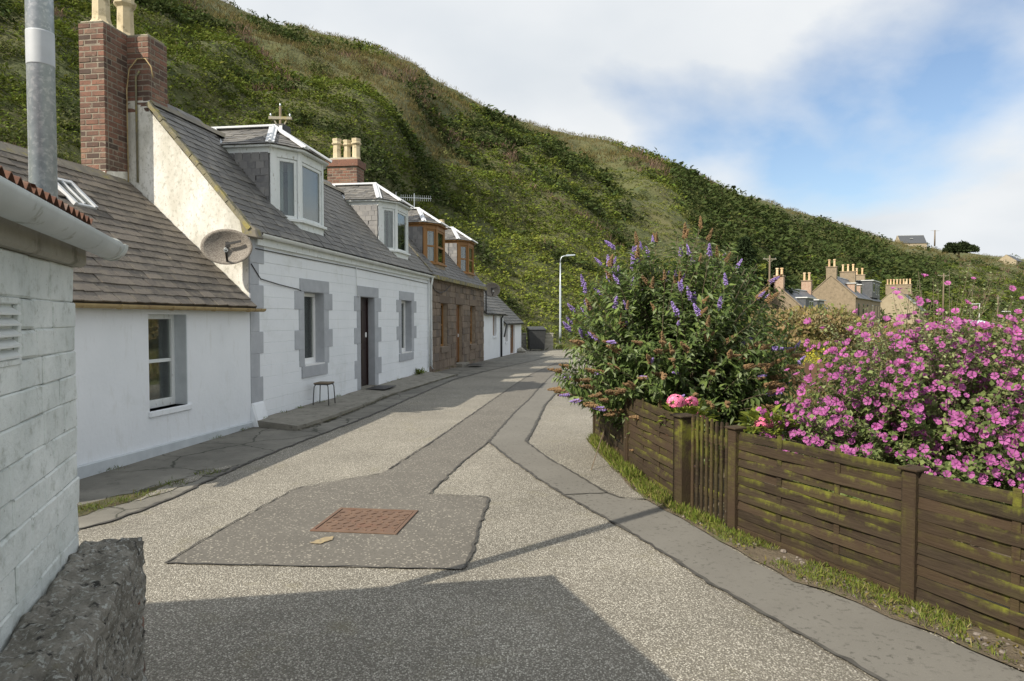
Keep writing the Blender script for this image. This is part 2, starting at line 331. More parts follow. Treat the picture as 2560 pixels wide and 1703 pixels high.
# ------------------------------------------------------------------ builders
def link(o, parent=None):
    COL.objects.link(o)
    if parent is not None: o.parent = parent
    return o
def tag(o, label=None, cat=None, group=None, kind=None):
    if label: o['label'] = label
    if cat: o['category'] = cat
    if group: o['group'] = group
    if kind: o['kind'] = kind
    return o
def thing(name, label, cat, loc=(0, 0, 0), rz=0.0, group=None):
    o = bpy.data.objects.new(name, None); o.location = loc; o.rotation_euler = (0, 0, rz); o.empty_display_size = .2
    link(o); return tag(o, label, cat, group)
def inst(name, me, parent, mtx=None):
    o = bpy.data.objects.new(name, me)
    if mtx is not None: o.matrix_basis = mtx
    return link(o, parent)
class MB:
    def __init__(s): s.v = []; s.f = []
    def add(s, vs, fs):
        b = len(s.v); s.v += [tuple(p) for p in vs]; s.f += [tuple(b + i for i in f) for f in fs]; return s
    def box(s, x0, x1, y0, y1, z0, z1):
        return s.hexa([(x0, y0, z0), (x1, y0, z0), (x1, y1, z0), (x0, y1, z0), (x0, y0, z1), (x1, y0, z1), (x1, y1, z1), (x0, y1, z1)])
    def hexa(s, p):
        return s.add(p, [(0, 3, 2, 1), (4, 5, 6, 7), (0, 1, 5, 4), (1, 2, 6, 5), (2, 3, 7, 6), (3, 0, 4, 7)])
    def obox(s, mtx, x0, x1, y0, y1, z0, z1):
        b = len(s.v); s.box(x0, x1, y0, y1, z0, z1); s.v[b:] = [tuple(mtx @ Vector(p)) for p in s.v[b:]]; return s
    def bar(s, p, q, w, h, up=(0, 0, 1)):
        p = Vector(p); q = Vector(q); d = (q - p).normalized(); up = Vector(up)
        sd = d.cross(up)
        if sd.length < 1e-4: sd = d.cross(Vector((1, 0, 0)))
        sd.normalize(); u = sd.cross(d)
        a = sd * (w / 2); b = u * (h / 2)
        return s.hexa([p - a - b, p + a - b, q + a - b, q - a - b, p - a + b, p + a + b, q + a + b, q - a + b])
    def poly(s, pts, thick):       # planar polygon extruded by vector thick
        n = len(pts); th = Vector(thick); a = [Vector(p) for p in pts]; b = [p + th for p in a]
        return s.add(a + b, [tuple(range(n))[::-1], tuple(range(n, 2 * n))] + [(i, (i + 1) % n, n + (i + 1) % n, n + i) for i in range(n)])
    def tube(s, pts, r, n=8, cap=True):
        P = [Vector(p) for p in pts]; rs = r if isinstance(r, (list, tuple)) else [r] * len(P); rings = []; up = Vector((0, 0, 1))
        for i, p in enumerate(P):
            d = (P[min(i + 1, len(P) - 1)] - P[max(i - 1, 0)]).normalized()
            a = d.cross(up)
            if a.length < .05: a = d.cross(Vector((0, 1, 0)))
            a.normalize(); b = d.cross(a)
            rings.append([p + (a * math.cos(2 * math.pi * k / n) + b * math.sin(2 * math.pi * k / n)) * rs[i] for k in range(n)])
        vs = [v for rg in rings for v in rg]
        fs = [(i * n + k, i * n + (k + 1) % n, (i + 1) * n + (k + 1) % n, (i + 1) * n + k) for i in range(len(P) - 1) for k in range(n)]
        if cap: fs += [tuple(range(n))[::-1], tuple((len(P) - 1) * n + k for k in range(n))]
        return s.add(vs, fs)
    def lathe(s, prof, n=12, c=(0, 0, 0), rot=0.0):
        vs = [(c[0] + r * math.cos(2 * math.pi * k / n + rot), c[1] + r * math.sin(2 * math.pi * k / n + rot), c[2] + z) for r, z in prof for k in range(n)]
        m = len(prof)
        fs = [(i * n + k, i * n + (k + 1) % n, (i + 1) * n + (k + 1) % n, (i + 1) * n + k) for i in range(m - 1) for k in range(n)]
        fs += [tuple(range(n))[::-1], tuple((m - 1) * n + k for k in range(n))]
        return s.add(vs, fs)
    def half_gutter(s, p, q, r, n=8, th=.006):    # half-round channel open to the top
        p = Vector(p); q = Vector(q); d = (q - p).normalized(); sd = d.cross(Vector((0, 0, 1))).normalized(); up = Vector((0, 0, 1))
        prof = [(math.cos(math.pi + math.pi * k / n) * r, math.sin(math.pi + math.pi * k / n) * r) for k in range(n + 1)]
        prof += [(x * (r - th) / r, y * (r - th) / r) for x, y in prof[::-1]]
        m = len(prof); vs = [e + sd * x + up * y for e in (p, q) for x, y in prof]
        return s.add(vs, [(k, (k + 1) % m, m + (k + 1) % m, m + k) for k in range(m)] + [tuple(range(m))[::-1], tuple(range(m, 2 * m))])
    def mesh(s, name, mat, smooth=False, bevel=0.0, jit=0.0):
        me = bpy.data.meshes.new(name)
        v = s.v
        if jit: v = [(x + random.uniform(-jit, jit), y + random.uniform(-jit, jit), z + random.uniform(-jit, jit)) for x, y, z in v]
        me.from_pydata(v, [], s.f)
        bm = bmesh.new(); bm.from_mesh(me)
        bmesh.ops.recalc_face_normals(bm, faces=bm.faces)
        if bevel: bmesh.ops.bevel(bm, geom=list(bm.edges), offset=bevel, segments=1, affect='EDGES', clamp_overlap=True)
        bm.to_mesh(me); bm.free()
        me.materials.append(M[mat])
        if smooth: me.polygons.foreach_set('use_smooth', [True] * len(me.polygons))
        return me
    def build(s, name, mat, parent=None, smooth=False, bevel=0.0, jit=0.0):
        return inst(name, s.mesh(name, mat, smooth, bevel, jit), parent)
def B(name, mat, parent, *box, bevel=0.0, jit=0.0): return MB().box(*box).build(name, mat, parent, bevel=bevel, jit=jit)
def frame_m(o, ex, ey, ez):
    m = Matrix.Identity(4)
    for i, a in enumerate((ex, ey, ez)):
        for k in range(3): m[k][i] = a[k]
    for k in range(3): m[k][3] = o[k]
    return m
def raw_mesh(name, verts, faces_flat, per, mat, cols=None, smooth=False):
    me = bpy.data.meshes.new(name); nv = len(verts); nf = len(faces_flat) // per
    me.vertices.add(nv); me.vertices.foreach_set('co', np.asarray(verts, dtype=np.float32).ravel())
    me.loops.add(nf * per); me.loops.foreach_set('vertex_index', np.asarray(faces_flat, dtype=np.int32))
    me.polygons.add(nf); me.polygons.foreach_set('loop_start', np.arange(0, nf * per, per, dtype=np.int32))
    if cols is not None:
        at = me.attributes.new('col', 'FLOAT_COLOR', 'POINT'); c4 = np.ones((nv, 4), dtype=np.float32); c4[:, :3] = cols
        at.data.foreach_set('color', c4.ravel())
    me.materials.append(M[mat]); me.update(calc_edges=True)
    if smooth: me.polygons.foreach_set('use_smooth', [True] * nf)
    return me
def norm(a): return a / np.maximum(np.linalg.norm(a, axis=-1, keepdims=True), 1e-9)
def leaf_cloud(name, P, A, N, L, W, C, mat, fold=.18, droop=.12):
    A = norm(A); S = norm(np.cross(A, N)); N = norm(np.cross(S, A)); L = L[:, None]; W = W[:, None]
    v = np.empty((len(P), 4, 3), dtype=np.float32)
    v[:, 0] = P; v[:, 1] = P + A * L * .45 + S * W * .5 + N * W * fold
    v[:, 2] = P + A * L - N * L * droop; v[:, 3] = P + A * L * .45 - S * W * .5 + N * W * fold
    b = np.arange(len(P), dtype=np.int32)[:, None] * 4
    f = np.concatenate([b, b + 1, b + 2, b, b + 2, b + 3], axis=1).ravel()
    return raw_mesh(name, v.reshape(-1, 3), f, 3, mat, np.repeat(C, 4, axis=0))
def rdir(n): return norm(RNG.normal(size=(n, 3)))

# ------------------------------------------------------------------ ground height, row frame
def zg(Y): return 0.0 if Y < 20 else (-.36 * (Y - 20) / 22 if Y < 42 else -.36)
U = Vector((0.1455672, 0.98934837, 0)); NRM = Vector((0.98934837, -0.1455672, 0)); K0 = Vector((-4.083, 10.6436, 0))
RZ = math.atan2(U.y, U.x)
def row(s, q, z=0.0):
    p = K0 + U * s + NRM * q; return Vector((p.x, p.y, z))
def resample(pts, n):
    pts = [np.array(p, float) for p in pts]; d = [0]
    for a, b in zip(pts, pts[1:]): d.append(d[-1] + np.linalg.norm(b - a))
    out = []
    for k in range(n):
        x = d[-1] * k / (n - 1); i = max(j for j in range(len(d) - 1) if d[j] <= x + 1e-9)
        f = (x - d[i]) / max(d[i + 1] - d[i], 1e-9); out.append(pts[i] + (pts[i + 1] - pts[i]) * f)
    return out
def ribbon(name, Lp, Rp, n, zoff, mat, parent=None, wob=0.0, thick=0.0):
    a = resample(Lp, n); b = resample(Rp, n); vs = []; fs = []
    for p, q in zip(a, b):
        for e in (p, q):
            e = e + RNG.normal(size=len(e)) * wob
            z = (e[2] if len(e) > 2 else zg(e[1])) + zoff; vs.append((e[0], e[1], z))
    fs = [(2 * i, 2 * i + 1, 2 * i + 3, 2 * i + 2) for i in range(n - 1)]
    if thick:
        m = len(vs); vs += [(x, y, z - thick) for x, y, z in vs]
        fs += [(2 * i, 2 * i + 2, m + 2 * i + 2, m + 2 * i) for i in range(n - 1)] + [(2 * i + 1, m + 2 * i + 1, m + 2 * i + 3, 2 * i + 3) for i in range(n - 1)]
        fs += [(0, m, m + 1, 1), (2 * n - 2, 2 * n - 1, m + 2 * n - 1, m + 2 * n - 2)]
    return MB().add(vs, fs).build(name, mat, parent)
def seam(name, pts, w, zoff, parent=None, wob=.006, mat='bitumen', close=False):
    ln = sum(math.dist(a[:2], b[:2]) for a, b in zip(pts, pts[1:]))
    n = max(4, int(ln / .07)); c = resample([p[:2] for p in pts], n); vs = []
    for i, p in enumerate(c):
        d = c[min(i + 1, n - 1)] - c[max(i - 1, 0)]; d = d / max(np.linalg.norm(d), 1e-9); s_ = np.array([-d[1], d[0]])
        p = p + RNG.normal(size=2) * wob
        ww = w * (0.55 + .9 * RNG.random()) / 2
        for sg in (-1, 1): vs.append((p[0] + s_[0] * ww * sg, p[1] + s_[1] * ww * sg, zg(p[1]) + zoff))
    return MB().add(vs, [(2 * i, 2 * i + 1, 2 * i + 3, 2 * i + 2) for i in range(n - 1)]).build(name, mat, parent)

# ================================================================== SETTING
# ground sheet to the horizon
rows = [-60, 0, 20, 42, 120, 1600]
gv = [(x, y, zg(y) - .03) for y in rows for x in (-400, -20, -2, 8, 60, 1600)]
gf = [(j * 6 + i, j * 6 + i + 1, j * 6 + i + 7, j * 6 + i + 6) for j in range(len(rows) - 1) for i in range(5)]
tag(MB().add(gv, gf).build('ground', 'meadow_ground'), kind='structure')

# hill: a bluff with foot and crest lines, curving round the bay
PX = [(590, 0), (760, 58), (860, 84), (960, 118), (1040, 150), (1100, 192), (1170, 232), (1240, 268), (1330, 300), (1430, 328), (1520, 346), (1600, 372), (1700, 412),
      (1850, 478), (2000, 524), (2150, 574), (2260, 604), (2400, 627), (2560, 645)]
CREST_Z = 50.0
crest = [(-330, -160), (-190, -60), (-110, 20), (-66, 62)]
for (x, y) in PX:
    yy = (CREST_Z - 1.7 + 1.4) / ((796 - y) / 1707.0); crest.append(((x - 1280) / 1707.0 * yy, yy))
crest += [(560, 640), (1000, 900)]
foot = [(-60, -90), (-34, -40), (-16, -4), (-11.2, 12), (-10.2, 17), (-9.6, 20), (-9.0, 23), (-8.2, 26.5), (-7.2, 30), (-6.3, 33), (-4.6, 37), (-2.6, 41), (0, 45), (3.2, 49), (7, 54), (12, 60), (20, 70),
        (36, 92), (54, 120), (84, 152), (130, 205), (175, 250), (240, 310), (420, 460), (900, 800)]
assert len(foot) == len(crest), (len(foot), len(crest))
def cr_interp(pts, x):     # Catmull-Rom through the control points
    n = len(pts) - 1; i = min(int(x), n - 1); f = x - i
    p = [np.array(pts[max(0, min(n, i + k))]) for k in (-1, 0, 1, 2)]
    return .5 * ((2 * p[1]) + (-p[0] + p[2]) * f + (2 * p[0] - 5 * p[1] + 4 * p[2] - p[3]) * f * f + (-p[0] + 3 * p[1] - 3 * p[2] + p[3]) * f ** 3)
def fbm(x, y, o=4, seed=0.0):
    v = 0; a = .5; f = 1.0
    for _ in range(o):
        v += a * mnoise.noise(Vector((x * f + seed, y * f - seed, seed * .37))); a *= .5; f *= 2.03
    return v
NK, NTT = 300, 84
ks = np.linspace(0, len(foot) - 1, NK); HP = np.zeros((NK, NTT, 3)); TT = np.linspace(-.03, 1.35, NTT)
for i, k in enumerate(ks):
    a = cr_interp(foot, k); b = cr_interp(crest, k); span = np.linalg.norm(b - a)
    for j, tt in enumerate(TT):
        p = a + (b - a) * tt; tc_ = min(max(tt, 0), 1)
        z = -.5 + (CREST_Z + .5) * (tc_ ** .9)
        if tt < 0: z = -1.2
        if tt > 1: z = CREST_Z - (tt - 1) * 22
        env = min(1, max(0, tc_ * 5)) * (1 - .72 * max(0, min(1, (tt - .86) / .14)))
        sc_ = max(1.0, span / 90)
        z += env * (3.2 * fbm(p[0] / 26, p[1] / 26, 4, 3.1) + 1.3 * sc_ * fbm(p[0] / 8, p[1] / 8, 3, 9.7))
        par = 4 * tc_ * (1 - tc_)
        z += env * .8 * min(sc_, 2.0) * par * (math.sin(k * .9 + .6 + tt * 1.2) + .5 * math.sin(k * 1.7 + 2.0 - tt * 1.5))
        z -= env * par * (3.6 * math.exp(-((k - 13.0 - (1 - tc_) * 2.2) / 1.0) ** 2) - 1.5 * math.exp(-((k - 14.8 - (1 - tc_) * 2.2) / 1.1) ** 2) + 4.5 * math.exp(-((k - 17.6 - tc_ * .4) / .5) ** 2))
        z += env * 1.5 * min(sc_, 2.2) * (abs(fbm(p[0] / (9 * sc_), p[1] / (9 * sc_), 3, 6.6)) * 2.0 - .4)
        HP[i, j] = (p[0], p[1], z)
idx = np.arange(NK * NTT).reshape(NK, NTT)
q = np.stack([idx[:-1, :-1], idx[1:, :-1], idx[1:, 1:], idx[:-1, 1:]], axis=-1).reshape(-1)
hill = inst('hill', raw_mesh('hill', HP.reshape(-1, 3), q, 4, 'hill_ground', smooth=True), None); tag(hill, kind='structure')

# hillside plants: leafy clumps over the slope, denser near by
def hill_patch(n, seed):
    c = (HP[:-1, :-1] + HP[1:, 1:]) / 2; e1 = HP[1:, :-1] - HP[:-1, :-1]; e2 = HP[:-1, 1:] - HP[:-1, :-1]
    area = np.linalg.norm(np.cross(e1, e2), axis=-1); dist = np.linalg.norm(c - np.array([0, 0, 1.7]), axis=-1)
    w = area / np.maximum(dist, 12) ** 1.9
    ax = c[..., 0] / np.maximum(c[..., 1], .1)
    vis = (c[..., 1] > 4) & (ax > -.95) & (ax < .95)
    w = np.where(vis, w, w * .03); w[:, TT[:-1] > 1.12] = 0; w[:, TT[:-1] < 0] = 0
    w = w.ravel() / w.sum(); ch = RNG.choice(len(w), size=n, p=w); i, j = np.unravel_index(ch, c.shape[:2])
    f = RNG.random((n, 2)); a = HP[i, j]; P = a + (HP[i + 1, j] - a) * f[:, :1] + (HP[i, j + 1] - a) * f[:, 1:]
    return P, ks[i] + f[:, 0] * (ks[1] - ks[0]), TT[j] + f[:, 1] * (TT[1] - TT[0])
def nz(P, s, seed): return np.array([fbm(p[0] / s, p[1] / s, 3, seed) for p in P])
NCL = 46000
P, kk, tt = hill_patch(NCL, 1); D = np.linalg.norm(P - np.array([0, 0, 1.7]), axis=1)
za = nz(P, 17, 1.3); zb_ = nz(P, 7, 5.1); zc_ = nz(P, 30, 8.8)
# plant kind per clump: 0 bracken, 1 gorse, 2 dry grass, 3 willowherb, 4 bright bramble, 5 short grass
kind = np.zeros(NCL, int)
kind[(za + .5 * zb_) < -.07] = 1
kind[(zc_ + .35 * zb_ + (tt - .62) * .9) > .10] = 2
kind[(tt > .93) & (RNG.random(NCL) < .7)] = 2
kind[(np.abs(zc_ * 1.0 + za * .3 - .02 - (tt - .35) * .2) < .024) & (tt > .12) & (tt < .75) & (RNG.random(NCL) < .6)] = 3
kind[(tt < .2) & (kk > 9) & (kk < 17) & (zb_ > -.22)] = 4
kc_ = 13.2 + (1 - tt) * 3.0; gk = (np.abs(kk - kc_ + zb_ * 1.5) < .75) & (tt > .15) & (tt < .75)
dk = (kk > 15.8) & (kk < 20.5) & (tt > .2) & (tt < .9) & (za + zb_ < .22); kind[dk] = 1
kind[gk & (zb_ < .25)] = 5
kind[(kk > 19) & (tt > .62) & (za > -.12)] = 2
CB = np.array([(.135, .175, .028), (.070, .098, .026), (.195, .172, .062), (.220, .155, .100), (.205, .250, .042), (.195, .225, .050)])
CB = CB * np.array([.86, .84, .95])
rad = np.clip(D * .0088, .2, 2.2) * RNG.uniform(.4, 1.7, NCL)
rad[(kind == 1) & (tt < .85)] *= 1.35; rad[tt > .85] *= .7; rad[kind == 5] *= .55; rad[kind == 2] *= .7
NL = 16
ci = np.repeat(np.arange(NCL), NL); n = len(ci)
dr = rdir(n); dr[:, 2] = np.abs(dr[:, 2]); r_ = rad[ci][:, None]
flat = np.where(kind[ci] == 5, .3, np.where(kind[ci] == 1, .85, .6))[:, None]
LP = P[ci] + dr * r_ * RNG.uniform(.35, 1.0, (n, 1)) * np.concatenate([np.ones((n, 2)), flat], axis=1)
LA = norm(dr * .5 + rdir(n) * np.array([1, 1, .35])); tall = np.isin(kind[ci], (2, 3))
LA[tall] = norm(LA[tall] * .5 + np.array([0, 0, 1.0]))
LN = norm(dr * .55 + np.array([-.1, -.25, .8]) + rdir(n) * .55)
LL = (rad[ci] * RNG.uniform(.24, .5, n)); LW = LL * RNG.uniform(.4, .7, n); LW[tall] *= .35; LL[tall] *= 1.4
LC = CB[kind[ci]] * RNG.uniform(.6, 1.35, (n, 1)) * (1 + .35 * nz(P, 4, 2.2))[ci][:, None]
LC *= 1 + RNG.normal(size=(n, 3)) * .06
LC = np.clip(LC, .008, .6)
for kset, nm, lab, cat in (((0, 4), 'bracken', 'green bracken and brambles covering the hillside behind the cottages', 'bracken'), ((1,), 'gorse', 'dark green gorse scrub in patches over the hillside', 'gorse'),
                           ((2, 5), 'hill_grass', 'olive and straw coloured grass on the upper hillside and crest', 'grass'), ((3,), 'willowherb', 'faded pink willowherb in streaks across the hillside', 'wildflowers')):
    m_ = np.isin(kind[ci], kset)
    o = inst(nm, leaf_cloud(nm, LP[m_], LA[m_], LN[m_], LL[m_], LW[m_], LC[m_], 'scrub'), None); tag(o, lab, cat, kind='stuff')

# separate dark shrubs standing out of the bracken
SP, sk_, st_ = hill_patch(520, 2); ok = (st_ > .05) & (st_ < .80); SP = SP[ok]; SD = np.linalg.norm(SP, axis=1); sr = np.clip(SD * .012, .45, 3.0) * RNG.uniform(.6, 1.5, len(SP))
ci = np.repeat(np.arange(len(SP)), 150); n = len(ci); dr = rdir(n); dr[:, 2] = np.abs(dr[:, 2]); lump = 1 + .25 * np.sin(dr[:, :1] * 7 + ci[:, None]) 
LP = SP[ci] + dr * sr[ci][:, None] * RNG.uniform(.7, 1.05, (n, 1)) * lump * np.array([1.15, 1.15, .85]); LL = sr[ci] * RNG.uniform(.14, .28, n)
LC = np.clip(np.array([(.062, .080, .028), (.085, .105, .034), (.115, .125, .045)])[ci % 3] * RNG.uniform(.6, 1.4, (n, 1)), .01, .5)
tag(inst('hill_shrubs', leaf_cloud('hill_shrubs', LP, rdir(n), norm(dr + rdir(n) * .4), LL, LL * .6, LC, 'scrub'), None), 'scattered dark rounded shrubs standing out of the bracken hillside', 'shrubs', kind='stuff')

# road and its surfaces
road = tag(ribbon('road', [(-8, -9), (-6, -3), (-5.2, 3), (-4.6, 7), (-4.15, 10.6), (-2.7, 20.6), (-1.1, 31), (.4, 46)],
                  [(6, -9), (4.2, -.5), (2.93, 2.9), (2.37, 4.06), (1.6, 5.7), (1.27, 8), (1.15, 9.6), (2.4, 16), (2.9, 22), (3.6, 32), (4.2, 47)], 60, 0, 'chip_seal'), kind='structure')
pav_R = [(-3.55, 5.0), (-3.5, 5.44), (-3.34, 5.66), (-3.21, 6.33), (-3.17, 6.96), (-3.10, 7.9), (-2.92, 9.2), (-2.54, 11.37), (-2.31, 13.1), (-2.27, 13.59), (-1.8, 17.38), (-1.6, 18.9), (-1.2, 20.53), (-.88, 22.3), (-.2, 25.07), (1.0, 30.0), (2.2, 36)]
pav = tag(ribbon('pavement', [(-5.1, 3.6), (-4.75, 6.3), (-4.2, 10.4), (-3.4, 16), (-2.7, 20.6), (-1.7, 27), (-.7, 33.5), (.1, 38)], pav_R, 90, .006, 'old_pavement'), kind='structure')
seam('pavement_edge', pav_R, .035, .012, pav, wob=.012)
strip1L = [(-1.44, 7.39), (-1.38, 7.62), (-1.1, 9.31), (-.69, 12.13), (-.31, 14.82), (.28, 18.82), (.62, 21.01), (1.31, 25.07), (1.84, 28.19)]
strip1R = [(-.8, 6.53), (-.59, 7.99), (-.32, 9.31), (.02, 12.05), (.41, 14.58), (.6, 16.14), (1.16, 20.08), (1.44, 22.03), (2.0, 25.4), (2.5, 28.4)]
tar = tag(ribbon('tarmac_strip', strip1L, strip1R, 50, .004, 'tarmac'), kind='structure')
patch = [(-2.4, 4.67), (-2.33, 5.45), (-2.17, 6.66), (-2.12, 6.79), (-1.79, 7.07), (-1.44, 7.39), (-.8, 6.53), (-.22, 6.41), (-.31, 4.62), (-.34, 4.56)]
pt = tag(MB().add([(x, y, .0065) for x, y in patch], [tuple(range(len(patch)))[::-1]]).build('tarmac_patch', 'tarmac'), kind='structure')
s2L = [(1.44, 22.03), (1.16, 20.08), (.6, 16.14), (.41, 14.58), (.02, 12.05), (-.32, 9.31), (-.02, 8.17), (.28, 7.13), (.5, 6.49), (.92, 5.39), (1.07, 4.95), (1.28, 4.27), (1.45, 3.84), (1.64, 3.36), (2.0, 2.4), (2.7, .6)]
s2R = [(1.93, 22.03), (1.41, 18.44), (1.02, 15.58), (.64, 13.29), (.37, 10.76), (.19, 9.31), (.44, 8.21), (.7, 7.34), (.92, 6.56), (1.04, 6.37), (1.24, 6.34), (1.46, 5.62), (1.59, 5.07), (1.7, 4.63), (1.84, 4.27), (2.0, 4.12), (2.35, 3.4), (3.6, .8)]
s2 = tag(ribbon('pitted_strip', s2L[:6], s2R[:6], 30, .008, 'pitted_tarmac'), kind='structure')
s2b = tag(ribbon('footway', s2L[5:], s2R[5:], 40, .008, 'pitted_tarmac'), kind='structure')
seam('joint', strip1L[1:], .02, .0125, tar); seam('joint', strip1R[:3], .018, .0125, tar)
seam('joint', patch[:6], .014, .0125, pt); seam('joint', patch[6:], .02, .0125, pt); seam('joint', patch[-1:] + patch[:1], .011, .0125, pt)
seam('joint', s2L[:6], .03, .014, s2); seam('joint', s2R[:6], .036, .014, s2); seam('joint', s2L[5:], .03, .014, s2b); seam('joint', s2R[5:11], .024, .014, s2b)
seam('joint', [(.5, 6.49), (.7, 6.53), (.92, 6.56)], .022, .014, s2b, wob=.003)
# terrace along the white house
ter_L = [(-4.06, 10.66, .1), (-3.4, 15.2, .1), (-2.63, 20.55, .1)]
ter_R = [(-3.22, 10.22, .085), (-3.02, 11.15, .085), (-2.84, 12.72, .07), (-2.7, 14.54, .055), (-2.3, 16.9, .035), (-1.95, 18.7, .02), (-1.62, 20.4, .012)]
tag(ribbon('terrace', ter_L, ter_R, 40, 0, 'kerb_concrete', thick=.14, wob=.006), kind='structure')
seam('joint', ter_R, .05, .03, pav, wob=.02, mat='moss')
# verge strip of soil by the fence
ver_L = [(1.05, 9.3), (1.1, 8.2), (1.2, 6.75), (1.25, 6.34), (1.46, 5.62), (1.59, 5.07), (1.7, 4.63), (1.84, 4.27), (2.0, 4.12), (2.35, 3.4), (3.2, 1.5)]
ver_R = [(1.17, 9.5), (1.29, 7.6), (1.49, 6.2), (1.55, 5.9), (1.76, 5.4), (2.05, 4.75), (2.36, 4.06), (2.64, 3.47), (3.5, 1.6)]
tag(ribbon('verge', ver_L, ver_R, 40, .016, 'soil', wob=.012), kind='structure')
# garden soil behind the fence
tag(ribbon('garden_bed', [(1.2, 9.4), (1.33, 7.6), (1.53, 6.2), (1.8, 5.4), (2.4, 4.06), (2.68, 3.47), (3.6, 1.6)], [(5.5, 12), (6.5, 9), (7, 7), (7.5, 5), (7.5, 3), (7.5, 1.6)], 24, -.005, 'soil'), kind='structure')
# moss in the pavement cracks
def blob(pts, zoff, name, mat, parent, jit=.018):
    c = resample(pts + pts[:1], 36)[:-1]; c = [p + RNG.normal(size=2) * jit for p in c]
    return MB().add([(p[0], p[1], zg(p[1]) + zoff) for p in c], [tuple(range(len(c)))]).build(name, mat, parent)
blob([(-3.72, 5.75), (-3.62, 6.05), (-3.40, 6.45), (-3.45, 6.9), (-3.3, 7.3), (-3.5, 7.1), (-3.62, 6.7), (-3.85, 6.3), (-3.95, 6.0)], .0105, 'moss_patch', 'moss', pav)
blob([(-3.5, 6.25), (-3.35, 6.6), (-3.28, 7.3), (-3.2, 7.8), (-3.3, 7.75), (-3.42, 7.2), (-3.52, 6.7)], .0118, 'chipping_patch', 'chip_seal', pav)

# ================================================================== manhole
mc = [Vector((-1.59, 5.37, 0)), Vector((-.87, 5.28, 0)), Vector((-.85, 5.94, 0)), Vector((-1.55, 6.05, 0))]
ex = (mc[1] - mc[0]).normalized(); mang = math.atan2(ex.y, ex.x); cen = sum(mc, Vector()) / 4
mh = thing('manhole_cover', 'square rusty iron manhole cover in the grey tarmac patch', 'manhole cover', (cen.x, cen.y, .0068), mang)
w2, h2 = .355, .33
fb = MB(); fb.box(-w2, w2, -h2, -h2 + .03, 0, .010); fb.box(-w2, w2, h2 - .03, h2, 0, .010); fb.box(-w2, -w2 + .03, -h2 + .031, h2 - .031, 0, .010); fb.box(w2 - .03, w2, -h2 + .031, h2 - .031, 0, .010)
fb.build('frame', 'rusty_iron', mh, bevel=.002)
B('plate', 'rusty_iron', mh, -w2 + .037, w2 - .037, -h2 + .037, h2 - .037, 0, .006)
tm = MB(); tm.bar((-.022, -.012, .009), (0, .0, .009), .011, .007); tm.bar((-.001, 0, .009), (.02, .014, .009), .011, .007)
tme = tm.mesh('tread', 'rusty_iron', bevel=.002)
for i in range(9):
    for j in range(8):
        if (i in (0, 8)) and (j in (0, 7)): continue
        a = (math.pi / 2 if (i + j) % 2 else 0) + random.choice((0, math.pi)) + .25
        inst('tread', tme, mh, Matrix.Translation((-.285 + i * .0712, -.255 + j * .073, 0)) @ Matrix.Rotation(a, 4, 'Z'))
ym = blob([(-1.52, 5.08), (-1.46, 5.20), (-1.38, 5.24), (-1.37, 5.16), (-1.44, 5.06)], .0135, 'paint_mark', 'yellow_mark', None, .004); tag(ym, 'small faded yellow paint splash on the tarmac below the manhole', 'paint mark')

# ================================================================== HOUSE BUILDERS (local frame: x along the street, y into the house, z up)
CAM = Vector((0, 0, 1.7))
def world_of(par, p):
    m = Matrix.Identity(4); o = par; ch = []
    while o is not None: ch.append(o.matrix_basis); o = o.parent
    for b in ch[::-1]: m = m @ b
    return m @ Vector(p)
def slate_mesh(w, l, th, mat, seed):
    random.seed(seed); j = lambda a: random.uniform(-a, a)
    g = .004
    p = [(-w / 2 + g + j(.003), j(.009), 0), (w / 2 - g + j(.003), j(.009), 0), (w / 2 - g, l, 0), (-w / 2 + g, l, 0)]
    mid = (j(.03), -.004 + j(.008), 0)
    b = [(x, y, 0) for x, y, _ in (p[0], mid, p[1], p[2], p[3])]; t_ = [(x, y, th) for x, y, _ in b]
    mb = MB(); mb.add(b + t_, [(0, 4, 3, 2, 1), (5, 6, 7, 8, 9)] + [(i, (i + 1) % 5, 5 + (i + 1) % 5, 5 + i) for i in range(5)])
    return mb.mesh('slate', mat)
SLC = {}
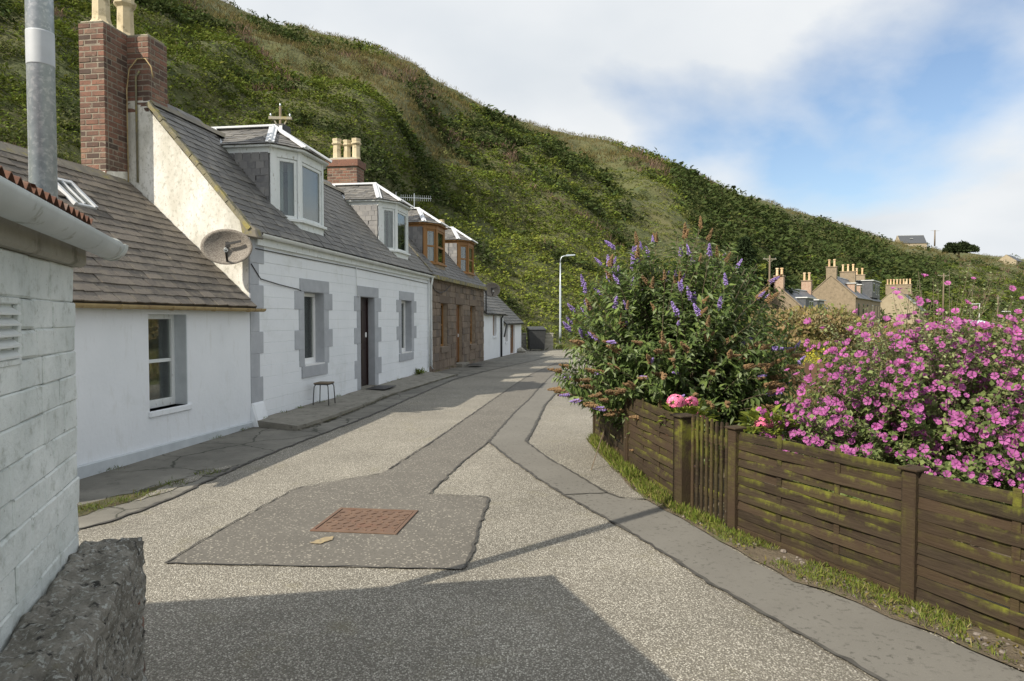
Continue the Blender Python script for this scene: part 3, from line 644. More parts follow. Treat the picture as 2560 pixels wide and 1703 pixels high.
def slates(par, O, ex, up, length, height, w, exp, mat, inside=None, nmax=300, th=.011, name='slate', tilt=.05, over=1.75, skipx=0.0):
    """courses of single slates on a plane; the nearest nmax are objects, the rest one joined part"""
    O, ex, up = Vector(O), Vector(ex).normalized(), Vector(up).normalized(); nr = ex.cross(up).normalized()
    key = (w, exp, mat)
    if key not in SLC: SLC[key] = [slate_mesh(w, exp * over, th, mat, 100 + i) for i in range(6)]
    ms = SLC[key]; items = []
    rnd = random.Random(int(length * 1000 + height * 77)); nrow = int(math.ceil(height / exp))
    for r in range(nrow):
        n = int(math.ceil(length / w)) + 1
        for c in range(n):
            x = (c + (.5 if r % 2 else 0)) * w + rnd.uniform(-.008, .008); h = r * exp
            xa, xb = max(x - w / 2, 0.0), min(x + w / 2, length)
            if xb - xa < w * .22 or x < skipx - w * .2: continue
            if inside and not inside((xa + xb) / 2, h + exp * .5): continue
            kx = (xb - xa) / w; x = (xa + xb) / 2
            P_ = O + ex * x + up * h + nr * (.018 + rnd.uniform(-.002, .005))
            a = rnd.uniform(-.02, .02); e2 = (ex * math.cos(a) + up * math.sin(a)); u2 = (up * math.cos(a) - ex * math.sin(a))
            u2 = (u2 - nr * (tilt + rnd.uniform(-.008, .012))).normalized(); n2 = e2.cross(u2).normalized()
            items.append((frame_m(P_, e2 * kx, u2, n2), rnd.randrange(6)))
    items.sort(key=lambda it: (world_of(par, it[0].translation) - CAM).length)
    for m_, k in items[:nmax]: inst(name, ms[k], par, m_)
    if items[nmax:]:
        mb = MB()
        for m_, k in items[nmax:]:
            me = ms[k]; mb.add([m_ @ v.co for v in me.vertices], [tuple(f.vertices) for f in me.polygons])
        tag(mb.build('far_slates', mat, par), kind='stuff')
def in_poly(poly):
    def f(x, y):
        r = False; n = len(poly)
        for i in range(n):
            (x1, y1), (x2, y2) = poly[i], poly[(i + 1) % n]
            if (y1 > y) != (y2 > y) and x < (x2 - x1) * (y - y1) / (y2 - y1) + x1: r = not r
        return r
    return f
BRK = {}
def brick(par, x0, x1, y0, y1, z0, z1, mat='brick', name='brick', bev=.004, jit=.002):
    key = (round(x1 - x0, 3), round(y1 - y0, 3), round(z1 - z0, 3), mat, random.randrange(3))
    if key not in BRK:
        a, b, c = (x1 - x0) / 2, (y1 - y0) / 2, (z1 - z0) / 2; BRK[key] = MB().box(-a, a, -b, b, -c, c).mesh(name, mat, bevel=bev, jit=jit)
    return inst(name, BRK[key], par, Matrix.Translation(((x0 + x1) / 2, (y0 + y1) / 2, (z0 + z1) / 2)))
def brick_stack(par, x0, x1, y0, y1, z0, z1, ch=.085, front=(None, None), side=True, yend=None):
    """mortar core with single bricks on the face to the road's near end (x0) and the street face (y0)"""
    core = MB().box(x0 + .004, x1, y0 + .004, y1, z0, z1).build('stack', 'mortar', par)
    n = int(round((z1 - z0) / ch)); g = .017; d = .06
    fy1 = yend if yend is not None else y1
    for k in range(n):
        za, zb = z0 + k * ch + g / 2, z0 + (k + 1) * ch - g / 2
        if front[0] is None or zb > front[0]:
            L = fy1 - y0; cuts = [0.0]
            st = .22 if k % 2 else .11
            while st < L - .05: cuts.append(st); st += .22
            cuts.append(L)
            for a, b in zip(cuts, cuts[1:]):
                if b - a > .03: o = random.uniform(-.003, .004); brick(core, round(x0 - o, 3), x0 + d, round(y0 + a + g / 2 * (a > 0), 3), round(y0 + b - g / 2 * (b < L), 3), za, zb)
        if side:
            L = x1 - x0 - d; st = .11 if k % 2 else .22; cuts = [g / 1]
            while st < L - .05: cuts.append(st); st += .22
            cuts.append(L)
            for a, b in zip(cuts, cuts[1:]):
                if b - a > .03: brick(core, round(x0 + d + a, 3), round(x0 + d + b - g * (b < L), 3), y0, y0 + d, za, zb)
    return core
def pot(par, x, y, z, h=.62, r=.13, mat='chimney_pot', n=8):
    return MB().lathe([(r, 0), (r * .86, h * .1), (r * .80, h * .66), (r * .82, h * .67), (r * 1.12, h * .74), (r * 1.12, h * .80), (r * .9, h * .83), (r * 1.0, h), (r * .62, h), (r * .62, h * .93)], n, (x, y, z), .39).build('chimney_pot', mat, par)
def window(par, x0, x1, z0, z1, y, mat='upvc', style='sash', fw=.055, room=True, curtain=None, bottom=.07):
    w = MB(); d = .06
    w.box(x0, x0 + fw, y, y + d, z0, z1); w.box(x1 - fw, x1, y, y + d, z0, z1); w.box(x0 + fw, x1 - fw, y + .001, y + d, z1 - fw, z1); w.box(x0 + fw, x1 - fw, y + .001, y + d, z0, z0 + bottom)
    zm = (z0 + z1) / 2
    if style == 'sash': w.box(x0 + fw, x1 - fw, y + .012, y + d, zm - .022, zm + .022)
    o = w.build('window', mat, par, bevel=.004)
    panes = [(z0 + bottom, zm - .022), (zm + .022, z1 - fw)] if style == 'sash' else [(z0 + bottom, z1 - fw)]
    for a, b in panes: B('pane', 'glass', o, x0 + fw - .005, x1 - fw + .005, y + .03, y + .036, a - .005, b + .005)
    if curtain:
        for (ca, cb) in curtain:
            xa, xb = x0 + (x1 - x0) * ca, x0 + (x1 - x0) * cb; n = max(6, int((xb - xa) / .02)); v = []; f = []
            for i in range(n + 1):
                xx = xa + (xb - xa) * i / n; yy = y + .16 + .018 * math.sin(i * 1.5) + .006 * math.sin(i * .7)
                v += [(xx, yy, z0 + .02), (xx, yy, z1)]
            f = [(2 * i, 2 * i + 2, 2 * i + 3, 2 * i + 1) for i in range(n)]
            MB().add(v, f).build('curtain', 'curtain', o)
    return o
def wall_strips(par, x0, x1, z0, z1, thick, openings, courses, mat, name, y0=0.0, base=None, gap=.001, jitter=.0035):
    """front wall in courses, cut round the openings (x0,x1,z0,z1)"""
    zs = sorted(set([z0, z1] + [c for c in courses if z0 < c < z1]))
    for a, b in zip(zs, zs[1:]):
        zm = (a + b) / 2; spans = [(x0, x1)]
        for (ox0, ox1, oz0, oz1) in openings:
            if oz0 < zm < oz1:
                ns = []
                for p, q_ in spans:
                    if ox1 <= p or ox0 >= q_: ns.append((p, q_)); continue
                    if ox0 > p: ns.append((p, ox0))
                    if ox1 < q_: ns.append((ox1, q_))
                spans = ns
        for p, q_ in spans:
            if q_ - p > .02:
                o = random.uniform(-jitter, jitter)
                MB().box(p, q_, y0 + o, y0 + thick, a + gap / 2, b - gap / 2).build(name, mat, par, bevel=.003)
def plane_uv(O, ex, up):
    O, ex, up = Vector(O), Vector(ex).normalized(), Vector(up).normalized()
    return lambda p: ((Vector(p) - O).dot(ex), (Vector(p) - O).dot(up))
def cap_strip(mb, p, q_, w1, w2, lift, th=.012):
    """folded flashing along p-q with wings towards w1 and w2"""
    p, q_, w1, w2, lift = Vector(p), Vector(q_), Vector(w1), Vector(w2), Vector(lift)
    for wv in (w1, w2): mb.poly([p + lift, q_ + lift, q_ + wv + lift * .35, p + wv + lift * .35], lift.normalized() * th)
def dormer(house, sc, style, label=None, slate_n=80):
    """canted bay dormer with slated cheeks and a hipped slate roof"""
    fmat = 'white_joinery' if style == 'white' else 'brown_joinery'
    zs, zh, ze = 3.53, 4.66, 4.77; yf, yc = .15, .50; roofz = lambda y: 3.06 + 1.17 * y
    A, Bp, Cp, Dp = (sc - .97, yc), (sc - .50, yf), (sc + .50, yf), (sc + .97, yc)
    yb = (ze - 3.06) / 1.17
    body = MB()
    for xx, sg in ((A[0], 1), (Dp[0], -1)):   # cheeks
        body.poly([(xx, yc + .06, roofz(yc) - .15), (xx, yb + .1, roofz(yb) - .12), (xx, yb + .1, ze), (xx, yc + .06, ze)], (sg * .06, 0, 0))
    body.poly([(A[0] + .06, yc, zh + .06), (Bp[0], yf + .05, zh + .06), (Cp[0], yf + .05, zh + .06), (Dp[0] - .06, yc, zh + .06), (Dp[0] - .06, yb, zh + .06), (A[0] + .06, yb, zh + .06)], (0, 0, .05))
    d = body.build('dormer', 'roof_deck', house)
    if label: d['label'] = label
    ap = MB()   # apron under the sills
    for P_, Q_ in ((A, Bp), (Bp, Cp), (Cp, Dp)):
        dv = Vector((Q_[0] - P_[0], Q_[1] - P_[1], 0)); nin = Vector((-dv.y, dv.x, 0)).normalized()
        ap.poly([(P_[0], P_[1], roofz(P_[1]) - .1), (Q_[0], Q_[1], roofz(Q_[1]) - .1), (Q_[0], Q_[1], zs - .02), (P_[0], P_[1], max(zs - .02, roofz(P_[1]) - .08))], nin * .06)
    ap.build('apron', 'white_joinery' if style == 'white' else 'sandstone_joint', d)
    for i, (P_, Q_) in enumerate(((A, Bp), (Bp, Cp), (Cp, Dp))):
        dv = Vector((Q_[0] - P_[0], Q_[1] - P_[1], 0)); Lf = dv.length; e = dv.normalized(); nin = Vector((-e.y, e.x, 0))
        m_ = frame_m((P_[0], P_[1], 0), e, nin, (0, 0, 1))
        ends = (.12 if i != 1 else .07)
        z0 = zs
        fr = MB(); jl, jr = (.13, .06) if i == 0 else (.06, .06) if i == 1 else (.06, .13)
        fr.obox(m_, 0, jl, -.004 * i, .09, z0 - .02, ze); fr.obox(m_, Lf - jr, Lf, -.004 * i - .003, .09, z0 - .02, ze)
        fr.obox(m_, jl, Lf - jr, .004, .09, zh - .04, ze - .005)
        o = fr.build('bay_post', fmat, d, bevel=.006)
        sl = MB().obox(m_, -.03, Lf + .03, -.06 - .003 * i, .08, zs - .055 - .003 * i, zs - .003 * i).build('sill', fmat, d, bevel=.006)
        win = MB(); a0, a1, b0, b1 = jl + .004, Lf - jr - .004, zs + .004, zh - .045; f_ = .055
        win.obox(m_, a0, a0 + f_, .02, .07, b0, b1); win.obox(m_, a1 - f_, a1, .02, .07, b0, b1)
        win.obox(m_, a0 + f_, a1 - f_, .021, .07, b0, b0 + f_); win.obox(m_, a0 + f_, a1 - f_, .021, .07, b1 - f_, b1)
        if style == 'brown': win.obox(m_, a0 + f_, a1 - f_, .022, .07, (b0 + b1) / 2 - .03, (b0 + b1) / 2 + .03)
        win.build('window', 'white_joinery' if style == 'white' else 'brown_joinery', d, bevel=.005)
        MB().obox(m_, a0 + f_ - .01, a1 - f_ + .01, .04, .046, b0 + f_ - .01, b1 - f_ + .01).build('pane', 'glass', d)
        n = 14; v = []
        for side in range(2):
            c0, c1 = (a0, a0 + (a1 - a0) * .46) if side == 0 else (a1 - (a1 - a0) * (.30 if i == 0 else .42), a1)
            if style == 'white' and i == 1: c0, c1 = (a0, (a0 + a1) / 2 + .01) if side == 0 else ((a0 + a1) / 2, a1)
            v = [tuple(m_ @ Vector((c0 + (c1 - c0) * k / n, .15 + .012 * math.sin(k * 2.1), zz))) for k in range(n + 1) for zz in (zs, zh)]
            MB().add(v, [(2 * k, 2 * k + 2, 2 * k + 3, 2 * k + 1) for k in range(n)]).build('curtain', 'curtain', d)
    # eaves board
    eb = MB(); ov = .09
    E1, E2, E3, E4, E5, E6 = (sc - 1.07, yb + .12), (sc - 1.07, yc - .05), (sc - .55, yf - .10), (sc + .55, yf - .10), (sc + 1.07, yc - .05), (sc + 1.07, yb + .12)
    eb.poly([(x, y, ze) for x, y in (E1, E2, E3, E4, E5, E6)], (0, 0, .035)); eb.build('soffit', fmat, d)
    fb_ = MB(); fb_.box(A[0] - .02, A[0], yc, yb + .05, ze - .11, ze - .002); fb_.build('fascia', fmat, d)
    # roof
    zt = ze + .037; apex = Vector((sc, .93, 5.37)); back = Vector((sc, 2.25, 5.37))
    V3 = lambda p: Vector((p[0], p[1], zt))
    rf = MB(); e = [V3(x) for x in (E1, E2, E3, E4, E5, E6)]
    rf.add(e + [apex, back], [(0, 1, 6, 7), (1, 2, 6), (2, 3, 6), (3, 4, 6), (4, 5, 7, 6), (0, 7, 5), (0, 5, 4, 3, 2, 1)])
    rf.build('roof_deck', 'roof_deck', d)
    for pa, pb, poly in ((e[0], e[1], [e[0], e[1], apex, back]), (e[1], e[2], [e[1], e[2], apex]), (e[2], e[3], [e[2], e[3], apex])):
        exv = (pb - pa).normalized(); nn = exv.cross(poly[2] - pa).normalized(); upv = nn.cross(exv)
        uv = plane_uv(pa, exv, upv); pl = [uv(p) for p in poly]
        hh = max(p[1] for p in pl); x0 = min(p[0] for p in pl); x1 = max(p[0] for p in pl)
        org = pa + exv * x0; pl = [(p[0] - x0, p[1]) for p in pl]
        slates(d, org - upv * .03, exv, upv, x1 - x0, hh, .22, .15, 'slate_grey', inside=in_poly(pl), nmax=slate_n)
    for i_ in (1, 2, 3, 4):
        p0, p1 = e[i_] - (apex - e[i_]) * .05 + Vector((0, 0, .045)), apex + Vector((0, 0, .05)); dd = (p1 - p0).normalized()
        n1 = (e[i_ - 1] - e[i_]).cross(apex - e[i_]); n2 = (apex - e[i_]).cross(e[i_ + 1] - e[i_]); un = n1.normalized() + n2.normalized(); un = un if un.z > 0 else -un
        fl = MB(); fl.bar(p0, p1, .15, .022, up=un); fl.tube([p0 + un.normalized() * .012, p1 + un.normalized() * .012], .03, 8); fl.build('hip_flashing', 'lead', d)
    rl = MB(); rl.bar(apex + Vector((0, -.04, .045)), back + Vector((0, 0, .045)), .20, .03); rl.tube([apex + Vector((0, -.04, .06)), back + Vector((0, 0, .06))], .035, 8); rl.build('ridge_flashing', 'lead', d)
    vf = MB(); vf.poly([e[0] + Vector((-.06, -.10, -.05)), e[0] + Vector((.10, -.16, .06)), back + Vector((0, -.10, .06)), back + Vector((0, .06, .02)), e[0] + Vector((-.06, .06, -.03))], (0, .0, .03)); vf.build('valley_flashing', 'lead', d)
    # slated near cheek
    zlo = roofz(yc) ; O = (A[0] - .001, yb + .05, zlo)
    pl = [(0, ze - .1 - zlo), (yb + .05 - yc, ze - .1 - zlo), (yb + .05 - yc, -.05), (0.1, roofz(yb) - zlo - .02)]
    slates(d, O, (0, -1, 0), (0, 0, 1), yb + .05 - yc - .02, ze - .1 - zlo, .165, .125, 'slate_cheek', inside=in_poly(pl), nmax=slate_n, th=.008, tilt=.03, over=1.3)
    return d
def gutter(par, p, q_, r, mat, nb, name='gutter'):
    g = MB().half_gutter(p, q_, r).build(name, mat, par, smooth=False)
    p, q_ = Vector(p), Vector(q_)
    for k in range(nb):
        c = p + (q_ - p) * ((k + .5) / nb); dd = (q_ - p).normalized() * .02
        MB().half_gutter(c - dd, c + dd, r + .008, th=.012).build('bracket', mat, g)
    return g
def pipe(par, pts, r, mat, name='downpipe', n=10): return MB().tube(pts, r, n).build(name, mat, par, smooth=True)

# ================================================================== LOW WHITE COTTAGE
LC = thing('cottage', 'low white cottage with brown slate roof and one sash window, nearest on the left', 'cottage', row(-5.2, 0), RZ)
X = lambda s: s + 5.2
op = (X(-2.36), X(-1.60), .56, 1.75)
W_ = MB()
W_.box(0, op[0], 0, .3, -.15, 1.93); W_.box(op[1], X(0) - .002, 0, .3, -.15, 1.93); W_.box(op[0], op[1], 0, .3, -.15, op[2]); W_.box(op[0], op[1], 0, .3, op[3], 1.93)
W_.build('wall', 'white_paint', LC)
bw = MB(); bw.box(0, X(0) - .002, 3.8, 4.1, -.15, 1.93)
bw.poly([(0, .301, -.15), (0, 3.799, -.15), (0, 3.799, 1.93), (0, 2.05, 3.75), (0, .301, 1.93)], (.3, 0, 0)); bw.build('back_wall', 'white_paint', LC)
B('floor', 'dark_room', LC, .3, X(0) - .01, .301, 3.799, -.15, .0)
pl_ = MB(); pl_.poly([(0, -.05, -.15), (X(-.02), -.05, -.15), (X(-.02), -.05, .09), (0, -.05, .17)], (0, .049, 0)); pl_.build('plinth', 'plinth_paint', LC, bevel=.01)
B('sill', 'white_paint', LC, op[0] - .02, op[1] + .06, -.03, .18, op[2] - .075, op[2], bevel=.008)
B('reveal', 'plinth_paint', LC, op[1] - .012, op[1] - .001, .004, .2, op[2], op[3])
wn_ = window(LC, op[0], op[1] - .013, op[2], op[3], .17, 'white_joinery', 'sash', fw=.06, bottom=.10, curtain=[(.62, .98)])
B('glazing_bar', 'white_joinery', wn_, op[0] + .17, op[0] + .19, .19, .225, op[2] + .1, (op[2] + op[3]) / 2)
# roof
ro = MB(); ro.poly([(-.1, -.10, 1.85), (X(0) - .003, -.10, 1.85), (X(0) - .003, 2.05, 3.83), (-.1, 2.05, 3.83)], (0, -.02, .03)); ro.poly([(-.1, 4.2, 1.85), (-.1, 2.05, 3.83), (X(0) - .003, 2.05, 3.83), (X(0) - .003, 4.2, 1.85)], (0, .02, .03))
rf_ = ro.build('roof', 'roof_deck', LC)
upv = Vector((0, 2.15, 1.98)).normalized(); sl_h = Vector((0, 2.15, 1.98)).length
SKY = (X(-2.07), X(-1.68), 1.87, 2.40)     # skylight on the slope
slates(rf_, Vector((-.1, -.13, 1.865)), (1, 0, 0), upv, X(0) + .08, sl_h, .27, .155, 'slate_brown', inside=lambda x, h: x < X(0) + .1 and not (SKY[0] + .1 < x < SKY[1] + .1 and SKY[2] < h < SKY[3]), nmax=300, th=.016, tilt=.07, skipx=.6)
rt = MB()
for k in range(12):
    a = -.05 + k * .43; rt = MB(); rt.poly([(a, 1.90, 3.78), (a, 2.05, 3.92), (a, 2.20, 3.78), (a, 2.05, 3.86)], (.42, 0, 0)); rt.build('ridge_tile', 'ridge_tile', rf_)
nv_ = Vector((1, 0, 0)).cross(upv); sk0 = Vector((-.1, -.13, 1.865))
skm = frame_m(sk0 + upv * SKY[2] + nv_ * .02, (1, 0, 0), upv, nv_)
skl = MB(); hS = SKY[3] - SKY[2]; a, b = SKY[0] + .1, SKY[1] + .1
skl.obox(skm, a, a + .05, 0, hS, 0, .05); skl.obox(skm, b - .05, b, 0, hS, 0, .05); skl.obox(skm, a + .05, b - .05, hS - .05, hS, 0, .048); skl.obox(skm, a + .05, b - .05, 0, .04, 0, .03); skl.obox(skm, (a + b) / 2 - .012, (a + b) / 2 + .012, .04, hS - .05, 0, .045)
sko = skl.build('skylight', 'lead', rf_)
MB().obox(skm, a + .05, b - .05, .04, hS - .05, .02, .026).build('pane', 'glass', rf_)
gutter(LC, (-.1, -.15, 1.86), (X(.14), -.15, 1.85), .05, 'gutter_rust', 6)

# ================================================================== WHITE HOUSE WITH TWO DORMERS
WH = thing('house', 'white painted house with grey quoins, two white bay dormers and a dark door', 'house', row(0, 0), RZ)
HL = 10.5
zc = [.371 + .1865 * i for i in range(-3, 15)]
W1 = (1.88, 2.75, .82, 2.19); DR = (4.70, 5.62, .0, 2.19); W2 = (7.70, 8.63, .755, 2.19)
wall_w = B('inner_wall', 'mortar', WH, 0.3, .32, .02, .25, 0, .0005)
opens = [W1, DR, W2]
wall_strips(WH, .02, HL, 0.0, 3.02, .24, opens, zc, 'white_paint', 'wall_course')
# gable walls and back
gb = MB(); gb.poly([(0, .012, 0), (0, 3.4, 0), (0, 3.4, 2.9), (0, 1.7, 5.03), (0, .0, 3.04), (0, .012, 2.9)], (.019, 0, 0)); gb.poly([(.02, .241, 0), (.02, 3.4, 0), (.02, 3.4, 2.9), (.02, 1.7, 5.0), (.02, .241, 3.15)], (.25, 0, 0)); gb.box(-.002, .02, 1.66, 2.5, 3.4, 5.14); gb.build('gable_wall', 'roughcast', WH)
bk = MB(); bk.box(.271, HL, 3.15, 3.4, 0, 3.0); bk.poly([(HL - .25, .241, 0), (HL - .25, 3.149, 0), (HL - .25, 3.149, 3.1), (HL - .25, 1.7, 4.9), (HL - .25, .241, 3.1)], (.249, 0, 0)); bk.box(.271, HL - .251, .241, 3.149, -.1, .05); bk.box(.271, HL - .251, .241, 3.149, 2.75, 2.8); bk.build('back_wall', 'dark_room', WH)
def grey(x0, x1, z0, z1, nm='jamb_stone', y=-.012): return MB().box(x0, x1, y, .02, z0, z1).build(nm, 'grey_paint', WH, bevel=.004)
qz = [.371, .765, 1.138, 1.486, 1.862, 2.231, 2.574, 2.98]
for i, (a, b) in enumerate(zip(qz, qz[1:])): grey(.0, .45 - .012 * (7 - i) if i % 2 == 0 else .27, a + .001, b - .001, 'quoin')
MB().hexa([(-.03, -.16, -.02), (.42, -.10, -.02), (.42, .02, -.02), (-.03, .02, -.02), (.0, -.03, .37), (.36, -.03, .37), (.36, .02, .37), (.0, .02, .37)]).build('base_block', 'white_paint', WH, bevel=.04)
jz = [2.19, 1.862, 1.486, 1.138, .765, .371, .1]
def surround(o, lint, sill, lo, ro_, lo2, ro2, zend):
    grey(lint[0], lint[1], 2.192, 2.425, 'lintel', -.014)
    if sill: grey(sill[0], sill[1], sill[2], o[2] - .002, 'sill', -.03); grey(o[0], o[1], o[2] - .05, o[2] - .003, 'sill_top', .021) if False else None
    for i, (b, a) in enumerate(zip(jz, jz[1:])):
        if b <= zend + .05: break
        a = max(a, zend); long = i % 2 == 0
        grey(lo if long else lo2, o[0] - .001, a + .001, b - .001); grey(o[1] + .001, ro_ if long else ro2, a + .001, b - .001)
    for xx in ((o[0] + .0005, o[0] + .006), (o[1] - .006, o[1] - .0005)): B('reveal', 'grey_paint', WH, *xx, -.008, .2, max(o[2], .1), o[3])
    B('reveal', 'grey_paint', WH, o[0] + .006, o[1] - .006, -.006, .2, o[3] - .006, o[3] - .0005)
surround(W1, (1.72, 2.99), (1.76, 2.86, .61), 1.51, 3.15, 1.68, 2.97, .82)
surround(DR, (4.53, 5.89), None, 4.34, 6.08, 4.50, 5.86, .1)
surround(W2, (7.54, 8.87), (7.48, 8.76, .55), 7.30, 9.10, 7.50, 8.85, .755)
for o in (W1, W2):
    window(WH, o[0] + .007, o[1] - .007, o[2], o[3] - .007, .17, 'upvc', 'plain', fw=.07, bottom=.12, curtain=[(.03, .97)] if o is W2 else [(.55, .97), (.03, .2)])
    B('inner_sill', 'upvc', WH, o[0] + .007, o[1] - .007, -.02, .169, o[2] - .0015, o[2] + .02)
dw = B('door', 'dark_door', WH, DR[0] + .05, DR[1] - .05, .17, .215, .12, 2.14, bevel=.004)
for (a, b, c_, d_) in ((.10, .36, .15, .85), (.46, .72, .15, .85), (.10, .36, 1.0, 1.75), (.46, .72, 1.0, 1.75)): B('door_panel', 'dark_door', dw, DR[0] + .05 + a, DR[0] + .05 + b, .158, .172, .12 + c_, .12 + d_, bevel=.008)
df = MB(); df.box(DR[0] + .007, DR[0] + .05, .15, .22, .1, 2.183); df.box(DR[1] - .05, DR[1] - .007, .15, .22, .1, 2.183); df.box(DR[0] + .05, DR[1] - .05, .151, .22, 2.14, 2.183); df.build('door_frame', 'dark_door', WH)
B('knocker_plate', 'upvc', dw, DR[1] - .20, DR[1] - .12, .145, .165, 1.25, 1.37, bevel=.01)
B('threshold', 'kerb_concrete', WH, DR[0] + .007, DR[1] - .007, -.05, .25, .04, .119)
# roof
er = Vector((0, 1.77, 2.07)); uph = er.length; upw = er.normalized()
rfm = MB(); rfm.poly([(.0, -.07, 3.03), (HL + .02, -.07, 3.03), (HL + .02, 1.7, 5.10), (.0, 1.7, 5.10)], (0, -.02, .02)); rfm.poly([(0, 3.47, 3.03), (0, 1.7, 5.10), (HL + .02, 1.7, 5.10), (HL + .02, 3.47, 3.03)], (0, .02, .02))
rw = rfm.build('roof', 'roof_deck', WH)
D_C = (2.62, 8.35)
def clear_roof(x, h):
    y = -.07 + upw.y * h
    for dc in D_C:
        if abs(x - dc) < .5 + max(0, min(.45, (y - .15) * 1.34)) and y > .13: return False
    return x < HL + .06
slates(rw, (0.03, -.09, 3.045), (1, 0, 0), upw, HL, uph, .24, .15, 'slate_grey', inside=clear_roof, nmax=300, th=.012, tilt=.06)
for k in range(24):
    a = .02 + k * .44; rt = MB(); rt.poly([(a, 1.56, 5.06), (a, 1.70, 5.20), (a, 1.84, 5.06), (a, 1.70, 5.13)], (.43, 0, 0)); rt.build('ridge_tile', 'ridge_tile', rw)
sk = MB()   # weathered skew along the near verge
n = 14; pts = [(-.02, -.03 + 1.69 * k / n, 3.06 + 1.99 * k / n) for k in range(n + 1)]
for a, b in zip(pts, pts[1:]): sk.bar((a[0] + .02, a[1], a[2] + .03 + random.uniform(-.006, .006)), (b[0] + .02, b[1], b[2] + .03 + random.uniform(-.006, .006)), .11, .07, up=(0, -.76, .65))
sk.build('skew', 'mossy_skew', WH, jit=.006)
sp_ = MB().hexa([(-.03, -.17, 2.93), (.16, -.17, 2.93), (.16, .1, 2.98), (-.03, .1, 2.98), (-.03, -.13, 3.07), (.16, -.13, 3.07), (.16, .16, 3.30), (-.03, .16, 3.30)]).build('skew_putt', 'ridge_tile', WH, bevel=.02)
B('fascia', 'white_joinery', WH, .17, HL, -.05, -.004, 2.86, 3.03)
gutter(WH, (.14, -.12, 3.03), (HL + .12, -.12, 2.99), .055, 'gutter_white', 9)
pipe(WH, [(HL - .03, -.12, 2.96), (HL - .03, -.10, 2.8), (HL - .03, -.075, 2.7), (HL - .03, -.075, .25), (HL - .03, -.12, .14)], .036, 'gutter_white')
pipe(WH, [(HL - .16, -.05, 2.9), (HL - .16, -.045, .2)], .02, 'gutter_white', 'waste_pipe')
pipe(WH, [(.02, -.02, 2.55), (.3, -.022, 2.33), (.9, -.022, 2.27), (1.6, -.022, 2.22), (1.72, -.022, 2.2)], .009, 'dark_metal', 'cable', 6)
pipe(WH, [(4.40, -.03, 2.84), (4.42, -.03, 2.5), (4.44, -.03, 2.2), (4.6, -.03, 2.18)], .009, 'gutter_white', 'cable', 6)
pipe(WH, [(.16, -.02, 2.80), (2, -.02, 2.795), (4.4, -.02, 2.80), (7, -.02, 2.78), (10.3, -.02, 2.75)], .008, 'dark_metal', 'cable', 6)
for dc in D_C: dormer(WH, dc, 'white', slate_n=90)
# L-shaped brick chimney at the near gable
ch1 = thing('chimney_root', '', '') if False else None
chA = brick_stack(WH, -.5, -.001, 2.03, 2.45, 3.62, 6.17)
chB = brick_stack(WH, .0, .46, 1.66, 2.45, 4.95, 6.15, yend=2.03)
MB().box(-.49, .44, 2.05, 2.43, 6.171, 6.205).build('haunching', 'haunching', WH, bevel=.012, jit=.004)
MB().box(.03, .44, 1.68, 2.049, 6.151, 6.19).build('haunching', 'haunching', WH, bevel=.012, jit=.004)
MB().lathe([(.19, 0), (.15, .05), (.13, .08)], 10, (-.28, 2.24, 6.2)).build('pot_collar', 'chimney_pot', WH)
pot(WH, -.28, 2.24, 6.25, .75, .15); pot(WH, .2, 2.2, 6.2, .72, .15)
MB().hexa([(-.56, 2.0, 3.5), (.0, 1.98, 3.4), (.0, 2.5, 3.5), (-.56, 2.5, 3.5), (-.505, 2.026, 3.95), (.0, 2.026, 4.05), (.0, 2.45, 4.0), (-.505, 2.45, 3.95)]).build('chimney_base', 'roughcast', WH, jit=.008, bevel=.02)
MB().tube([(-.07, 1.99, 3.55), (-.07, 1.99, 5.3), (-.06, 1.95, 5.62), (-.03, 1.83, 5.78), (-.02, 1.70, 5.78), (-.02, 1.6, 5.65), (-.02, 1.57, 5.48)], .010, 6).build('conduit', 'gutter_rust', WH, smooth=True)
MB().tube([(-.03, 1.86, 3.85), (-.03, 1.86, 5.5), (-.02, 1.80, 5.6)], .016, 6).build('conduit', 'mossy_skew', WH, smooth=True)
MB().tube([(-.05, 1.85, 3.72), (-.25, 2.0, 3.74), (-.42, 2.0, 3.72), (-.46, 2.0, 3.55)], .014, 6).build('conduit', 'gutter_rust', WH, smooth=True)
# far chimney of the white house
chC = brick_stack(WH, 9.75, 10.35, 2.0, 2.93, 4.6, 6.25)
MB().box(9.70, 10.40, 1.95, 2.98, 6.251, 6.46).build('chimney_cap', 'brick', WH, bevel=.01, jit=.004)
MB().hexa([(9.72, 1.97, 6.461), (10.38, 1.97, 6.461), (10.38, 2.96, 6.461), (9.72, 2.96, 6.461), (9.85, 2.1, 6.55), (10.25, 2.1, 6.55), (10.25, 2.85, 6.55), (9.85, 2.85, 6.55)]).build('haunching', 'haunching', WH)
pot(WH, 10.0, 2.72, 6.52, .62, .14); pot(WH, 10.12, 2.45, 6.52, .60, .13); pot(WH, 10.05, 2.13, 6.52, .62, .14)
# ridge vent box
vb = MB().box(4.15, 4.5, 1.5, 1.85, 5.1, 5.93).build('vent_box', 'dark_metal', WH, bevel=.01)
for k in range(3): B('louvre', 'gutter_white', vb, 4.12, 4.15, 1.52 + k * .11, 1.59 + k * .11, 5.78, 5.88)

